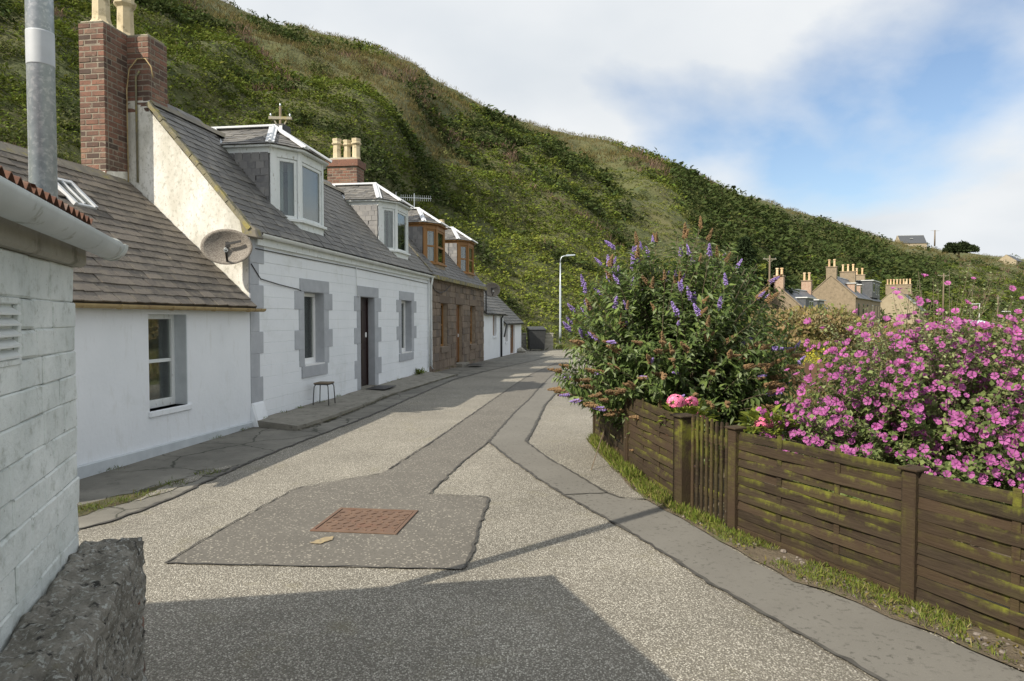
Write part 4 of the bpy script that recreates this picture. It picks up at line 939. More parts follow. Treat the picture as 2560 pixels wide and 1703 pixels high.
# ================================================================== BROWN STONE HOUSE
SH = thing('house', 'brown sandstone house with two timber bay dormers beside the white house', 'house', row(10.52, 0), RZ)
X2 = lambda s: s - 10.52
SLn = 9.0
O1 = (X2(11.95), X2(12.88), .75, 2.2); OD = (X2(14.2), X2(15.2), .0, 2.2); O2 = (X2(16.65), X2(17.67), .66, 2.2)
back = MB(); spans = [(0, O1[0]), (O1[1], OD[0]), (OD[1], O2[0]), (O2[1], SLn)]
for a, b in spans: back.box(a, b, .02, .3, -.4, 3.0)
for o in (O1, O2): back.box(o[0], o[1], .02, .3, -.4, o[2]); back.box(o[0], o[1], .02, .3, o[3], 3.0)
back.box(OD[0], OD[1], .02, .3, OD[3], 3.0); back.box(OD[0], OD[1], .02, .3, -.4, .0)
back.build('wall', 'sandstone_joint', SH)
rn = random.Random(5); z = -.25
while z < 2.98:
    hgt = rn.choice((.20, .24, .28, .22)) if z < 2.2 else rn.choice((.2, .22)); z1 = min(z + hgt, 3.0); x = 0.0
    if z1 - z < .05: break
    zm = (z + z1) / 2
    while x < SLn - .02:
        w = rn.uniform(.22, .62); x1 = min(x + w, SLn)
        if SLn - x1 < .12: x1 = SLn
        segs = [(x, x1)]
        for o in (O1, OD, O2):
            if o[2] - .2 < zm < o[3] + .0 or (o is OD and zm < o[3]):
                for_ = []
                for a, b in segs:
                    if b <= o[0] or a >= o[1]: for_.append((a, b)); continue
                    if a < o[0] - .05: for_.append((a, o[0]))
                    if b > o[1] + .05: for_.append((o[1], b))
                segs = for_
            elif o[3] <= zm < o[3] + .26:
                for_ = []
                for a, b in segs:
                    lo_, hi_ = o[0] - .2, o[1] + .2
                    if b <= lo_ or a >= hi_: for_.append((a, b)); continue
                    if a < lo_ - .05: for_.append((a, lo_))
                    if b > hi_ + .05: for_.append((hi_, b))
                segs = for_
        for a, b in segs:
            o_ = rn.uniform(-.02, .006)
            if b - a > .07: MB().box(a + .006, b - .006, o_, .021, z + .006, z1 - .006).build('stone', 'sandstone', SH, bevel=.008, jit=.004)
        x = x1
    z = z1
for o in (O1, OD, O2):
    MB().box(o[0] - .195, o[1] + .195, -.02, .1, o[3] + .003, o[3] + .255).build('lintel', 'sandstone', SH, bevel=.008)
    if o is not OD: MB().box(o[0] - .08, o[1] + .08, -.05, .15, o[2] - .2, o[2] - .003).build('sill', 'sandstone', SH, bevel=.008)
for o in (O1, O2): window(SH, o[0] + .002, o[1] - .002, o[2], o[3] - .002, .15, 'brown_joinery', 'sash', fw=.06, curtain=[(.03, .97)] if False else None)
d_ = B('door', 'brown_door', SH, OD[0] + .05, OD[1] - .05, .15, .2, .1, 2.15, bevel=.004)
for k in range(5): B('door_board', 'brown_door', d_, OD[0] + .06 + k * .176, OD[0] + .225 + k * .176, .138, .152, .13, 2.12, bevel=.004)
B('handle', 'gutter_white', d_, OD[1] - .18, OD[1] - .15, .10, .14, 1.0, 1.12)
dfm = MB(); dfm.box(OD[0] + .002, OD[0] + .05, .12, .22, .05, 2.198); dfm.box(OD[1] - .05, OD[1] - .002, .12, .22, .05, 2.198); dfm.box(OD[0] + .05, OD[1] - .05, .121, .22, 2.15, 2.198); dfm.build('door_frame', 'brown_joinery', SH)
B('doorstep', 'kerb_concrete', SH, OD[0] - .1, OD[1] + .1, -.25, .119, -.25, .06, bevel=.01)
gs_ = MB(); gs_.poly([(SLn, -.0, -.4), (SLn, 3.4, -.4), (SLn, 3.4, 2.9), (SLn, 1.7, 5.0), (SLn, 0, 3.0)], (-.2, 0, 0)); gs_.box(0, SLn - .21, 3.15, 3.4, -.4, 3.0); gs_.box(.05, SLn - .21, .31, 3.14, 2.75, 2.8); gs_.build('gable_wall', 'sandstone_joint', SH)
rfm = MB(); rfm.poly([(.03, -.07, 3.03), (SLn + .05, -.07, 3.03), (SLn + .05, 1.7, 5.10), (.03, 1.7, 5.10)], (0, -.02, .02)); rfm.poly([(.03, 3.47, 3.03), (.03, 1.7, 5.10), (SLn + .05, 1.7, 5.10), (SLn + .05, 3.47, 3.03)], (0, .02, .02))
rs = rfm.build('roof', 'roof_deck', SH); D_C = (X2(12.64), X2(17.6))
slates(rs, (0.03, -.09, 3.045), (1, 0, 0), upw, SLn, uph, .26, .165, 'slate_grey', inside=lambda x, h: clear_roof(x, h) and x < SLn, nmax=150, th=.014, tilt=.07)
cb = MB()
for k in range(22): cb.box(.02 + k * .41, .02 + k * .41 + .37, -.16, .0, 2.93, 3.05)
cb.build('eaves_course', 'mossy_skew', SH, jit=.006)
skb = MB()
for a, b in zip(pts, pts[1:]): skb.bar((.12, a[1], a[2] + .06), (.12, b[1], b[2] + .06), .22, .10, up=(0, -.76, .65))
skb.build('skew', 'ridge_tile', SH, jit=.008)
MB().tube([(.15, -.03, 2.85), (.5, -.03, 2.6), (1.2, -.03, 2.52), (2.0, -.03, 2.62), (2.6, -.03, 2.82)], .012, 6).build('cable', 'dark_metal', SH)
pipe(SH, [(SLn + .05, -.1, 2.9), (SLn + .05, -.1, 1.95)], .03, 'black_plastic')
for dc in D_C: dormer(SH, dc, 'brown', slate_n=45)
brick_stack(SH, SLn - .5, SLn - .05, 1.5, 2.1, 4.7, 5.5, side=False); pot(SH, SLn - .28, 1.8, 5.5, .5, .12)

# ================================================================== TWO FAR WHITE COTTAGES
def far_cottage(label, s0, s1, eave, base, opens, dep, nm=150):
    h = thing('cottage', label, 'cottage', row(s0, 0), RZ); L = s1 - s0; z0 = base - .3; w = MB()
    xs = [0] + [v for o in opens for v in (o[0], o[1])] + [L]
    for a, b in zip(xs[::2], xs[1::2]): w.box(a, b, 0, .3, z0, eave)
    for o in opens:
        if o[2] > z0: w.box(o[0], o[1], 0, .3, z0, o[2])
        w.box(o[0], o[1], 0, .3, o[3], eave)
    w.build('wall', 'white_paint', h)
    rise = 1.0 * dep / 2
    g = MB(); g.poly([(L, .301, z0), (L, dep, z0), (L, dep, eave), (L, dep / 2, eave + rise), (L, .301, eave + .2)], (-.3, 0, 0)); g.box(0, L - .301, dep - .3, dep - .001, z0, eave); g.build('gable_wall', 'white_paint', h)
    r = MB(); r.poly([(-.0, -.12, eave - .12), (L + .1, -.12, eave - .12), (L + .1, dep / 2, eave + rise), (0, dep / 2, eave + rise)], (0, -.02, .02)); r.poly([(0, dep + .12, eave - .12), (0, dep / 2, eave + rise), (L + .1, dep / 2, eave + rise), (L + .1, dep + .12, eave - .12)], (0, .02, .02)); rr = r.build('roof', 'roof_deck', h)
    u_ = Vector((0, dep / 2 + .12, rise + .12)); slates(rr, (0, -.14, eave - .10), (1, 0, 0), u_, L + .1, u_.length, .3, .22, 'slate_grey', nmax=nm, th=.018, tilt=.08)
    gutter(h, (0, -.18, eave - .1), (L + .12, -.18, eave - .12), .055, 'black_plastic', 3)
    for o in opens:
        if o[2] > base + .2:
            window(h, o[0], o[1], o[2], o[3], .14, 'brown_joinery', 'sash', fw=.07); B('sill', 'white_paint', h, o[0] - .08, o[1] + .08, -.05, .1, o[2] - .09, o[2] - .002)
        else:
            dd = B('door', 'brown_door', h, o[0] + .06, o[1] - .06, .14, .19, o[2], o[3] - .06); B('door_panel', 'glass', dd, o[0] + .25, o[1] - .25, .132, .139, o[2] + .9, o[3] - .25)
            f = MB(); f.box(o[0], o[0] + .06, .1, .2, o[2], o[3]); f.box(o[1] - .06, o[1], .1, .2, o[2], o[3]); f.box(o[0] + .06, o[1] - .06, .101, .2, o[3] - .06, o[3]); f.build('door_frame', 'brown_joinery', h)
    return h
fa = far_cottage('small white cottage with one window, next to the brown stone house', 19.53, 25.0, 2.0, -.2, [(21.85 - 19.53, 22.85 - 19.53, .86, 1.86)], 4.6)
pipe(fa, [(24.0 - 19.53, -.18, 1.9), (24.0 - 19.53, -.06, 1.7), (24.0 - 19.53, -.06, -.3)], .05, 'black_plastic')
fbh = far_cottage('lowest white cottage with a brown door, last of the row', 25.02, 32.0, 1.5, -.36, [(25.6 - 25.02, 26.5 - 25.02, .45, 1.3), (27.4 - 25.02, 29.1 - 25.02, -.3, 1.38)], 4.2)
pipe(fbh, [(.02, -.18, 1.4), (-.4, -.10, .75)], .04, 'black_plastic')

# ================================================================== SHED AT THE LEFT EDGE (local x away along its wall, y into the shed)
SZ = math.atan2(.938, -.346); SHD = thing('shed', 'white painted rough block shed with corrugated tin roof and white gutter, nearest on the left', 'shed', (-1.73, 2.70, 0), SZ)
bx = MB(); bx.box(-4.2, -.01, .012, .25, -.05, 1.90); bx.poly([(-4.2, .251, -.05), (-4.2, 4.6, -.05), (-4.2, 4.6, 3.25), (-4.2, .251, 2.05)], (.25, 0, 0)); bx.poly([(-.26, .251, -.05), (-.26, 4.6, -.05), (-.26, 4.6, 3.25), (-.26, .251, 2.05)], (.25, 0, 0)); bx.box(-3.949, -.261, 4.35, 4.6, -.05, 3.2); bx.build('wall', 'shed_paint', SHD)
rn = random.Random(3); z = .45
while z < 1.89:
    h = rn.uniform(.088, .118); z1 = min(z + h, 1.90); x = 0.0
    if 1.90 - z1 < .05: z1 = 1.90
    while x > -1.7:
        w = rn.uniform(.17, .34); x1 = x - w; zm = (z + z1) / 2
        if not (1.57 < zm < 1.75 and x1 < -.66):
            mb = MB().box(x1 + .0005, x - .0005, rn.uniform(-.007, .001), .013, z + .0005, z1 - .0005)
            mb.build('block', 'shed_paint', SHD, bevel=.0055, jit=.003)
        elif x > -.66:
            MB().box(-.66, x - .002, -.008, .013, z + .002, z1 - .002).build('block', 'shed_paint', SHD, bevel=.009, jit=.004)
        x = x1
    z = z1
vt = MB(); vt.box(-1.02, -.66, -.006, .012, 1.56, 1.58); vt.box(-1.02, -.66, -.006, .012, 1.742, 1.762); vt.box(-.682, -.66, -.0055, .012, 1.58, 1.742); vt.box(-1.02, -.998, -.0055, .012, 1.58, 1.742)
vto = vt.build('vent', 'shed_paint', SHD, bevel=.003)
for k in range(5): MB().hexa([(-.998, -.012, 1.582 + k * .032), (-.682, -.012, 1.582 + k * .032), (-.682, .012, 1.600 + k * .032), (-.998, .012, 1.600 + k * .032), (-.998, -.012, 1.588 + k * .032), (-.682, -.012, 1.588 + k * .032), (-.682, .012, 1.606 + k * .032), (-.998, .012, 1.606 + k * .032)]).build('slat', 'gutter_white', vto)
B('beam', 'concrete', SHD, -4.2, .035, -.04, .2, 1.902, 2.0, bevel=.012)
def corr(x0, x1, y0, y1, z0, k, name, mat, par, pitch=.076, amp=.013, th=.003):
    n = int((x1 - x0) / pitch * 10); v = []
    for i in range(n + 1):
        x = x0 + (x1 - x0) * i / n; w = amp * math.cos(2 * math.pi * (x - x0) / pitch)
        v += [(x, y0, z0 + w), (x, y1, z0 + w + k * (y1 - y0)), (x, y0, z0 + w - th), (x, y1, z0 + w - th + k * (y1 - y0))]
    f = []
    for i in range(n):
        a, b = 4 * i, 4 * i + 4; f += [(a, b, b + 1, a + 1), (a + 2, a + 3, b + 3, b + 2), (a, a + 2, b + 2, b), (a + 1, b + 1, b + 3, a + 3)]
    return MB().add(v, f).build(name, mat, par)
for k in range(6): corr(-4.40 + k * .74, -4.40 + k * .74 + .76, -.06, 4.75, 2.085 + (k % 2) * .004, .28, 'roof_sheet', 'rusty_tin', SHD)
MB().box(-4.2, -.02, .0, .06, 2.001, 2.075).build('batten', 'dark_metal', SHD)  # dark filler strip under the tin edge, its colour standing in for shade
g = MB().half_gutter((-4.3, -.115, 2.012), (.09, -.115, 2.000), .058, n=12).build('gutter', 'gutter_old', SHD, smooth=True)
MB().half_gutter((.035, -.115, 2.003), (.10, -.115, 2.003), .063, n=12, th=.010).build('gutter_end', 'gutter_old', g)
MB().lathe([(.001, 0), (.055, .001), (.055, .006), (.001, .007)], 14).build('stop_end', 'gutter_old', g).matrix_basis = Matrix.Translation((.096, -.115, 1.985)) @ Matrix.Rotation(R(90), 4, 'Y') @ Matrix.Scale(.9, 4)

# rough wall stub in front of the shed
GW = thing('garden_wall', 'rough mossy concrete topped low wall stub in the bottom left corner', 'wall', (-1.73, 2.70, 0), SZ)
def lump_box(x0, x1, y0, y1, z0, z1, res, amp, rnd, seed, bias=None):
    bm = bmesh.new(); bmesh.ops.create_cube(bm, size=1.0)
    for v in bm.verts: v.co = Vector((x0 + (v.co.x + .5) * (x1 - x0), y0 + (v.co.y + .5) * (y1 - y0), z0 + (v.co.z + .5) * (z1 - z0)))
    for _ in range(res): bmesh.ops.subdivide_edges(bm, edges=bm.edges[:], cuts=1, use_grid_fill=True)
    bmesh.ops.subdivide_edges(bm, edges=[e for e in bm.edges if e.calc_length() > .05], cuts=2, use_grid_fill=True)
    bmesh.ops.subdivide_edges(bm, edges=[e for e in bm.edges if e.calc_length() > .04], cuts=1, use_grid_fill=True)
    bm.normal_update()
    for v in bm.verts:
        p = v.co.copy(); c = Vector((min(max(p.x, x0 + rnd), x1 - rnd), min(max(p.y, y0 + rnd), y1 - rnd), min(p.z, z1 - rnd)))
        d = p - c
        if d.length > 1e-5 and p.z > z1 - rnd or (d.x and d.y): v.co = c + d.normalized() * min(d.length, rnd)
        f = amp * (fbm(p.x * 7 + seed, p.y * 7 + p.z * 5, 4, seed) * 1.5 + .6 * mnoise.noise(p * 38))
        v.co += (v.normal if v.normal.length else Vector((0, 0, 1))) * f
    return bm
bm = lump_box(-2.6, .03, -.225, -.005, -.05, .80, 4, .026, .024, 4.2)
me = bpy.data.meshes.new('wall_core'); bm.to_mesh(me); bm.free(); me.materials.append(M['rough_concrete']); me.polygons.foreach_set('use_smooth', [True] * len(me.polygons)); inst('wall_core', me, GW)
for k in range(8):
    MB().box(-.10, .050, -.222 + (k % 2) * .012, -.12, .06 + k * .082, .06 + k * .082 + .066).build('brick', 'brick', GW, bevel=.008, jit=.005)
    MB().box(-.05, .045, -.11, -.03, .06 + k * .082, .06 + k * .082 + .066).build('brick', 'brick', GW, bevel=.008, jit=.005)

# galvanised pole
PO = thing('street_pole', 'tall galvanised steel pole rising behind the near shed', 'pole', (-2.10, 3.08, 0))
MB().lathe([(.054, -.1), (.054, 7.0), (.04, 7.01)], 24).build('shaft', 'galvanised', PO, smooth=True)
MB().lathe([(.0550, 2.82), (.0552, 2.825), (.0552, 2.965), (.0550, 2.97)], 24).build('sleeve', 'sticker', PO, smooth=True)

# ================================================================== STREET THINGS BY THE ROW
ST = thing('stool', 'small square stool with thin dark metal legs on the terrace', 'stool', (-3.50, 12.68, .098), RZ + .05); ST.scale = (.85, .85, .92)
seat = B('seat', 'bark', ST, -.19, .19, -.17, .17, .425, .45, bevel=.01)
B('rim', 'dark_metal', ST, -.175, .175, -.155, .155, .405, .424)
for sx in (-1, 1):
    for sy in (-1, 1): MB().tube([(sx * .15, sy * .13, .41), (sx * .175, sy * .155, .37), (sx * .185, sy * .165, .2), (sx * .195, sy * .175, 0)], .011, 6).build('leg', 'dark_metal', ST, smooth=True)
DM = tag(MB().box(-.42, .42, -.22, .22, 0, .015).build('door_mat', 'dark_metal', bevel=.004), 'dark door mat on the terrace before the dark front door', 'door mat'); DM.location = row(5.16, .32, .100); DM.rotation_euler = (0, 0, RZ)
DM2 = tag(MB().box(-.42, .42, -.25, .25, 0, .015).build('door_mat', 'dark_metal', bevel=.004), 'dark door mat outside the brown stone house', 'door mat'); DM2.location = row(14.7, .62, .0); DM2.rotation_euler = (0, 0, RZ)
def sat_dish(label, loc, rz, tilt, w, h, mat):
    D_ = thing('satellite_dish', label, 'satellite dish', loc, rz); v = []; n = 32; rings = 7
    for r in range(rings + 1):
        f = r / rings
        for k in range(n):
            a = 2 * math.pi * k / n; v.append((w / 2 * f * math.cos(a), -.10 * f * f + .03, h / 2 * f * math.sin(a)))
    fs = [(r * n + k, r * n + (k + 1) % n, (r + 1) * n + (k + 1) % n, (r + 1) * n + k) for r in range(rings) for k in range(n)]
    nv = len(v); v += [(x, y + .008, z) for x, y, z in v]; fs += [tuple(nv + i for i in f[::-1]) for f in fs]
    fs += [(rings * n + k, rings * n + (k + 1) % n, nv + rings * n + (k + 1) % n, nv + rings * n + k) for k in range(n)]
    o = MB().add(v, fs).build('reflector', mat, D_, smooth=True); o.rotation_euler = (tilt, 0, 0)
    b = MB(); b.box(-.035, .035, .03, .11, -.14, .10); b.box(-.07, .07, .06, .09, -.02, .02); b.tube([(0, .06, 0), (0, .26, -.02)], .02, 8); b.build('wall_bracket', 'dark_metal', D_)
    a_ = MB(); a_.bar((0, -.01, -h * .42), (.03, -.34, -h * .12), .03, .025); a_.bar((-.0, .0, -h * .42), (-.02, -.0, .02), .05, .03); a_.bar((-.02, -.02, .05), (.2, -.06, .1), .03, .03); a_.build('feed_arm', 'dark_metal', D_)
    MB().tube([(.03, -.34, -h * .12), (.01, -.26, -h * .08)], [.032, .022], 10).build('receiver', 'gutter_white', D_)
    return D_
p_ = row(-.27, -.20, 2.77)
sat_dish('large oval speckled satellite dish on the white gable', p_, RZ - R(68), R(-8), .74, .55, 'dish_metal')
p_ = row(19.8, .32, 2.95)
sat_dish('small satellite dish at the far corner of the brown stone house', p_, RZ - R(72), R(-10), .72, .66, 'dish_metal')
# aerial on the far ridge
AE = thing('tv_aerial', 'thin toothed television aerial on the roof beside the brick chimney', 'aerial', row(15.4, -1.9, 5.0), .25); AE.scale = (.8, .8, 1)
MB().tube([(0, 0, 0), (0, 0, 1.45)], .018, 8).build('mast', 'galvanised', AE); MB().tube([(-.85, .0, 1.28), (.82, 0, 1.28)], .012, 6).build('boom', 'galvanised', AE)
em = MB().tube([(0, 0, -.11), (0, 0, .11)], .007, 5).mesh('element', 'galvanised')
for k in range(15): inst('element', em, AE, Matrix.Translation((-.62 + k * .1, 0, 1.28)))
MB().box(-.87, -.85, -.02, .02, 1.1, 1.48).build('reflector', 'galvanised', AE)
# crossarm poles; the slim one over the white house ridge is a small aerial
def util_pole(label, loc, h, rz, arm=1.5, r=.12):
    p = thing('utility_pole', label, 'utility pole', loc, rz)
    MB().lathe([(r, -.5), (r * .75, h)], 10).build('pole', 'bark', p, smooth=True)
    B('crossarm', 'haunching', p, -arm / 2, arm / 2, -.05, .05, h - .42, h - .33)
    for k in (-1, 1): MB().bar((k * arm * .28, 0, h - .42), (0, 0, h - .8), .04, .04).build('brace', 'haunching', p)
    for k in (-1, 0, 1): MB().lathe([(.02, 0), (.03, .04), (.02, .09)], 8, (k * arm * .42, 0, h - .32 if k else h)).build('insulator', 'galvanised', p)
    return p
util_pole('small aerial with crossarm on a slim mast above the white house ridge', row(10.9, -5.0, 0), 8.5, .08, .72, .055)
# lamp post
LPt = thing('street_lamp', 'slender white street lamp at the end of the lane', 'street lamp', (3.43, 48.6, -.36))
MB().lathe([(.085, 0), (.085, 1.2), (.075, 1.25), (.07, 4.4), (.05, 4.45), (.045, 6.0)], 12).build('column', 'galvanised', LPt, smooth=True)
MB().tube([(0, 0, 5.95), (.02, 0, 6.25), (.12, 0, 6.42), (.3, 0, 6.48), (.45, 0, 6.50)], .04, 8).build('arm', 'galvanised', LPt, smooth=True)
MB().hexa([(.4, -.09, 6.44), (1.05, -.08, 6.50), (1.05, .08, 6.50), (.4, .09, 6.44), (.4, -.07, 6.58), (1.05, -.05, 6.60), (1.05, .05, 6.60), (.4, .07, 6.58)]).build('lantern', 'galvanised', LPt, bevel=.02)
# bin and low walls at the end of the lane
BN = thing('wheeled_bin', 'large black wheeled bin between two low concrete walls', 'bin', (1.55, 43.6, -.37), .1)
MB().hexa([(-.48, -.40, .12), (.48, -.40, .12), (.48, .40, .12), (-.48, .40, .12), (-.55, -.5, 1.32), (.55, -.5, 1.32), (.55, .5, 1.32), (-.55, .5, 1.32)]).build('body', 'black_plastic', BN, bevel=.02)
MB().hexa([(-.60, -.56, 1.325), (.60, -.56, 1.325), (.60, .56, 1.325), (-.60, .56, 1.325), (-.55, -.5, 1.42), (.55, -.5, 1.42), (.55, .55, 1.55), (-.55, .55, 1.55)]).build('lid', 'black_plastic', BN, bevel=.02)
for k in (-1, 1): MB().tube([(k * .4 - .03, -.3, .07), (k * .4 + .03, -.3, .07)], .07, 10).build('wheel', 'dark_metal', BN)
for lab, x0, w in (('low concrete wall left of the black bin', .52, .85), ('low concrete wall right of the black bin in the sun', 2.3, .75)):
    LW_ = thing('low_wall', lab, 'wall', (x0, 44.2, -.36), .08)
    for k in range(4): MB().box(-w / 2 + (k % 2) * .0, w / 2, 0, .22, .0 + k * .26, .255 + k * .26).build('block', 'concrete', LW_, bevel=.015)
    MB().box(-w / 2 - .03, w / 2 + .03, -.03, .25, 1.041, 1.11).build('coping', 'concrete', LW_, bevel=.015)
BO = tag(MB().lathe([(.02, 0), (.22, .02), (.3, .12), (.22, .24), (.05, .3)], 9).build('boulder', 'concrete', jit=.03), 'small grey boulder on the ground past the last cottage', 'boulder'); BO.location = (.55, 40.6, -.36)
# building behind the low cottage
RB = thing('outbuilding', 'grey roofed white building showing behind the low cottage roof', 'building', row(-4.6, -6.2), RZ)
MB().box(0, 2.9, 0, 3.5, -.3, 3.75).build('wall', 'white_paint', RB); MB().poly([(2.9, -.2, 3.6), (2.9, 3.7, 3.6), (2.9, 1.75, 5.3)], (-.15, 0, 0)).build('gable', 'white_paint', RB)
rb_ = MB(); rb_.poly([(-.1, -.25, 3.6), (3.0, -.25, 3.6), (3.0, 1.75, 5.35), (-.1, 1.75, 5.35)], (0, -.03, .05)); rb_.poly([(-.1, 3.75, 3.6), (-.1, 1.75, 5.35), (3.0, 1.75, 5.35), (3.0, 3.75, 3.6)], (0, .03, .05)); rb_.build('roof', 'far_slate', RB)
gutter(RB, (-.1, -.3, 3.62), (3.0, -.3, 3.6), .05, 'gutter_white', 2)
# ================================================================== FENCE
FB = [(1.16, 9.49), (1.30, 7.58), (1.50, 6.16), (1.545, 5.90), (1.745, 5.41), (2.37, 4.05), (3.62, 1.35)]
def fence_panel(label, a, b, h, nsl, zb=.05, lean=.0, battens=2, ph=True):
    a, b = Vector((*a, 0)), Vector((*b, 0)); d = b - a; L = d.length; rz = math.atan2(d.y, d.x)
    f = thing('woven_fence', label, 'fence', a, rz, 'woven fence panels along the lane')
    # local y>0 is the garden side (left of a->b is +y)
    sh = h / nsl; rn = random.Random(int(L * 1000)); nb = battens
    bxs = [L * (k + 1) / (nb + 1) for k in range(nb)]
    for k in range(nsl):
        n = 28; v = []; ph_ = 1 if k % 2 else -1; amp = .010 * rn.uniform(.7, 1.2); tl = rn.uniform(-.008, .006); hh = sh * rn.uniform(.92, 1.04); z0 = zb + k * sh + rn.uniform(-.004, .004)
        tw = rn.uniform(-.001, .009)
        for i in range(n + 1):
            x = L * i / n; j_ = min(int(x / L * (nb + 1)), nb); fx = x / L * (nb + 1) - j_; fx = fx * fx * (3 - 2 * fx); ctl = [0] + [(1 if q_ % 2 else -1) for q_ in range(nb)] + [0]; s_ = (ctl[j_] * (1 - fx) + ctl[j_ + 1] * fx) * amp * ph_
            sag = rn.uniform(-.0015, .0015) + tl * math.sin(math.pi * x / L)
            for (yy, zz) in ((-.005 - tw, 0), (.005 - tw, 0), (.005 + tw, hh), (-.005 + tw, hh)): v.append((x, s_ + yy, z0 + zz + sag))
        fs = [(4 * i + j, 4 * i + (j + 1) % 4, 4 * i + 4 + (j + 1) % 4, 4 * i + 4 + j) for i in range(n) for j in range(4)] + [(0, 3, 2, 1), (4 * n, 4 * n + 1, 4 * n + 2, 4 * n + 3)]
        MB().add(v, fs).build('slat', 'fence_wood', f)
    for x in bxs: B('batten', 'fence_wood', f, x - .022, x + .022, -.006, .006, zb - .02, zb + h + .03, bevel=.003)
    for x in (.012, L - .012): B('batten', 'fence_wood', f, x - .014, x + .014, -.030, .030, zb - .02, zb + h + .01, bevel=.003)
    if ph: B('gravel_board', 'fence_wood', f, .04, L - .04, -.012, .012, -.03, zb - .004, bevel=.003)
    return f
fence_panel('woven fence panel farthest up the lane, half hidden under the purple bush', FB[0], FB[1], .80, 11, zb=.03)
fence_panel('woven fence panel left of the picket gate, sunlit brown slats', FB[1], FB[2], .80, 11, zb=.03, battens=2)
fence_panel('mossy woven fence panel right of the picket gate', FB[4], FB[5], .74, 11, zb=.07, battens=2)
fence_panel('mossy woven fence panel at the right edge of the photo', FB[5], FB[6], .74, 11, zb=.05, battens=4)
def post(label, p, h, w=.075, cap=True, rz=0.0):
    o = thing('fence_post', label, 'fence post', (p[0], p[1], 0), rz, 'fence posts')
    MB().box(-w / 2, w / 2, -w / 2, w / 2, -.1, h).build('shaft', 'fence_wood', o, bevel=.006)
    if cap: MB().hexa([(-w * .72, -w * .72, h), (w * .72, -w * .72, h), (w * .72, w * .72, h), (-w * .72, w * .72, h), (-w * .72, -w * .72, h + .014), (w * .72, -w * .72, h + .014), (w * .72, w * .72, h + .018), (-w * .72, w * .72, h + .018)]).build('cap', 'fence_wood', o, bevel=.004)
post('fence post at the far end of the woven fence', FB[0], .86, .06, False, -1.5)
post('thin fence post between the two far woven panels', (1.285, 7.60), .84, .06, False, -1.45)
post('broad brown gate post on the left of the picket gate', (1.52, 6.03), .83, .12, True, -1.2)
post('grey brown gate post on the right of the picket gate', (1.765, 5.365), .83, .085, True, -1.15)
post('brown fence post with mossy cap between the two right hand panels', (2.385, 4.03), .80, .085, True, -1.13)
a, b = Vector((1.56, 5.90, 0)), Vector((1.745, 5.45, 0)); d = b - a
GT = thing('gate', 'narrow mossy picket gate in the woven fence', 'gate', a, math.atan2(d.y, d.x))
Lg = d.length
for k in range(8):
    w = .030; x = .025 + k * (Lg - .05) / 7; hh = .88 + random.uniform(-.01, .012) - .004 * k
    MB().poly([(x - w / 2, -.012, .03), (x + w / 2, -.012, .03), (x + w / 2, -.012, hh - .04), (x + .006, -.012, hh), (x - .006, -.012, hh), (x - w / 2, -.012, hh - .04)], (0, .016, 0)).build('picket', 'fence_wood', GT)
for z in (.2, .66): B('rail', 'fence_wood', GT, 0, Lg, .005, .035, z, z + .07, bevel=.004)
# inner picket fence
IF = thing('picket_fence', 'brown picket fence deep in the garden behind the pink mallow', 'fence', (4.75, 11.9, 0), -.15, None)
for k in range(10): B('picket', 'old_fence', IF, k * .115, k * .115 + .09, 0, .02, .1, .92 + random.uniform(-.02, .02), bevel=.004)
for z in (.25, .75): B('rail', 'old_fence', IF, 0, 1.15, .021, .06, z, z + .06)

# ================================================================== FAR HOUSES
FZ = math.atan2(.819, .574)
def gable_house(label, loc, L, w, eave, ridge, wall='far_stone', roof='far_slate', rz=FZ, z0=-2.0):
    h = thing('house', label, 'house', loc, rz)
    MB().poly([(0, 0, z0), (0, w, z0), (0, w, eave), (0, w / 2, ridge), (0, 0, eave)], (.4, 0, 0)).build('gable_wall', wall, h)
    m = MB(); m.box(.401, L, 0, .35, z0, eave); m.box(.401, L, w - .35, w, z0, eave); m.build('wall', wall, h)
    MB().poly([(L, 0, z0), (L, w, z0), (L, w, eave), (L, w / 2, ridge), (L, 0, eave)], (.4, 0, 0)).build('gable_wall', wall, h)
    e = .25; k = (ridge - eave) / (w / 2); r = MB()
    r.poly([(.05, -e, eave - e * k), (L + .4, -e, eave - e * k), (L + .4, w / 2, ridge + .02), (.05, w / 2, ridge + .02)], (0, -.05, .10)); r.poly([(.05, w + e, eave - e * k), (.05, w / 2, ridge + .02), (L + .4, w / 2, ridge + .02), (L + .4, w + e, eave - e * k)], (0, .05, .10))
    ro = r.build('roof', roof, h)
    MB().bar((.05, w / 2, ridge + .17), (L + .4, w / 2, ridge + .17), .3, .12).build('ridge', 'pale_trim', ro)
    sk = MB(); sk.bar((.1, -e, eave - e * k + .16), (.1, w / 2, ridge + .2), .35, .12, up=(0, -k, 1)); sk.bar((.1, w + e, eave - e * k + .16), (.1, w / 2, ridge + .2), .35, .12, up=(0, k, 1)); sk.build('skew', wall, ro)
    return h
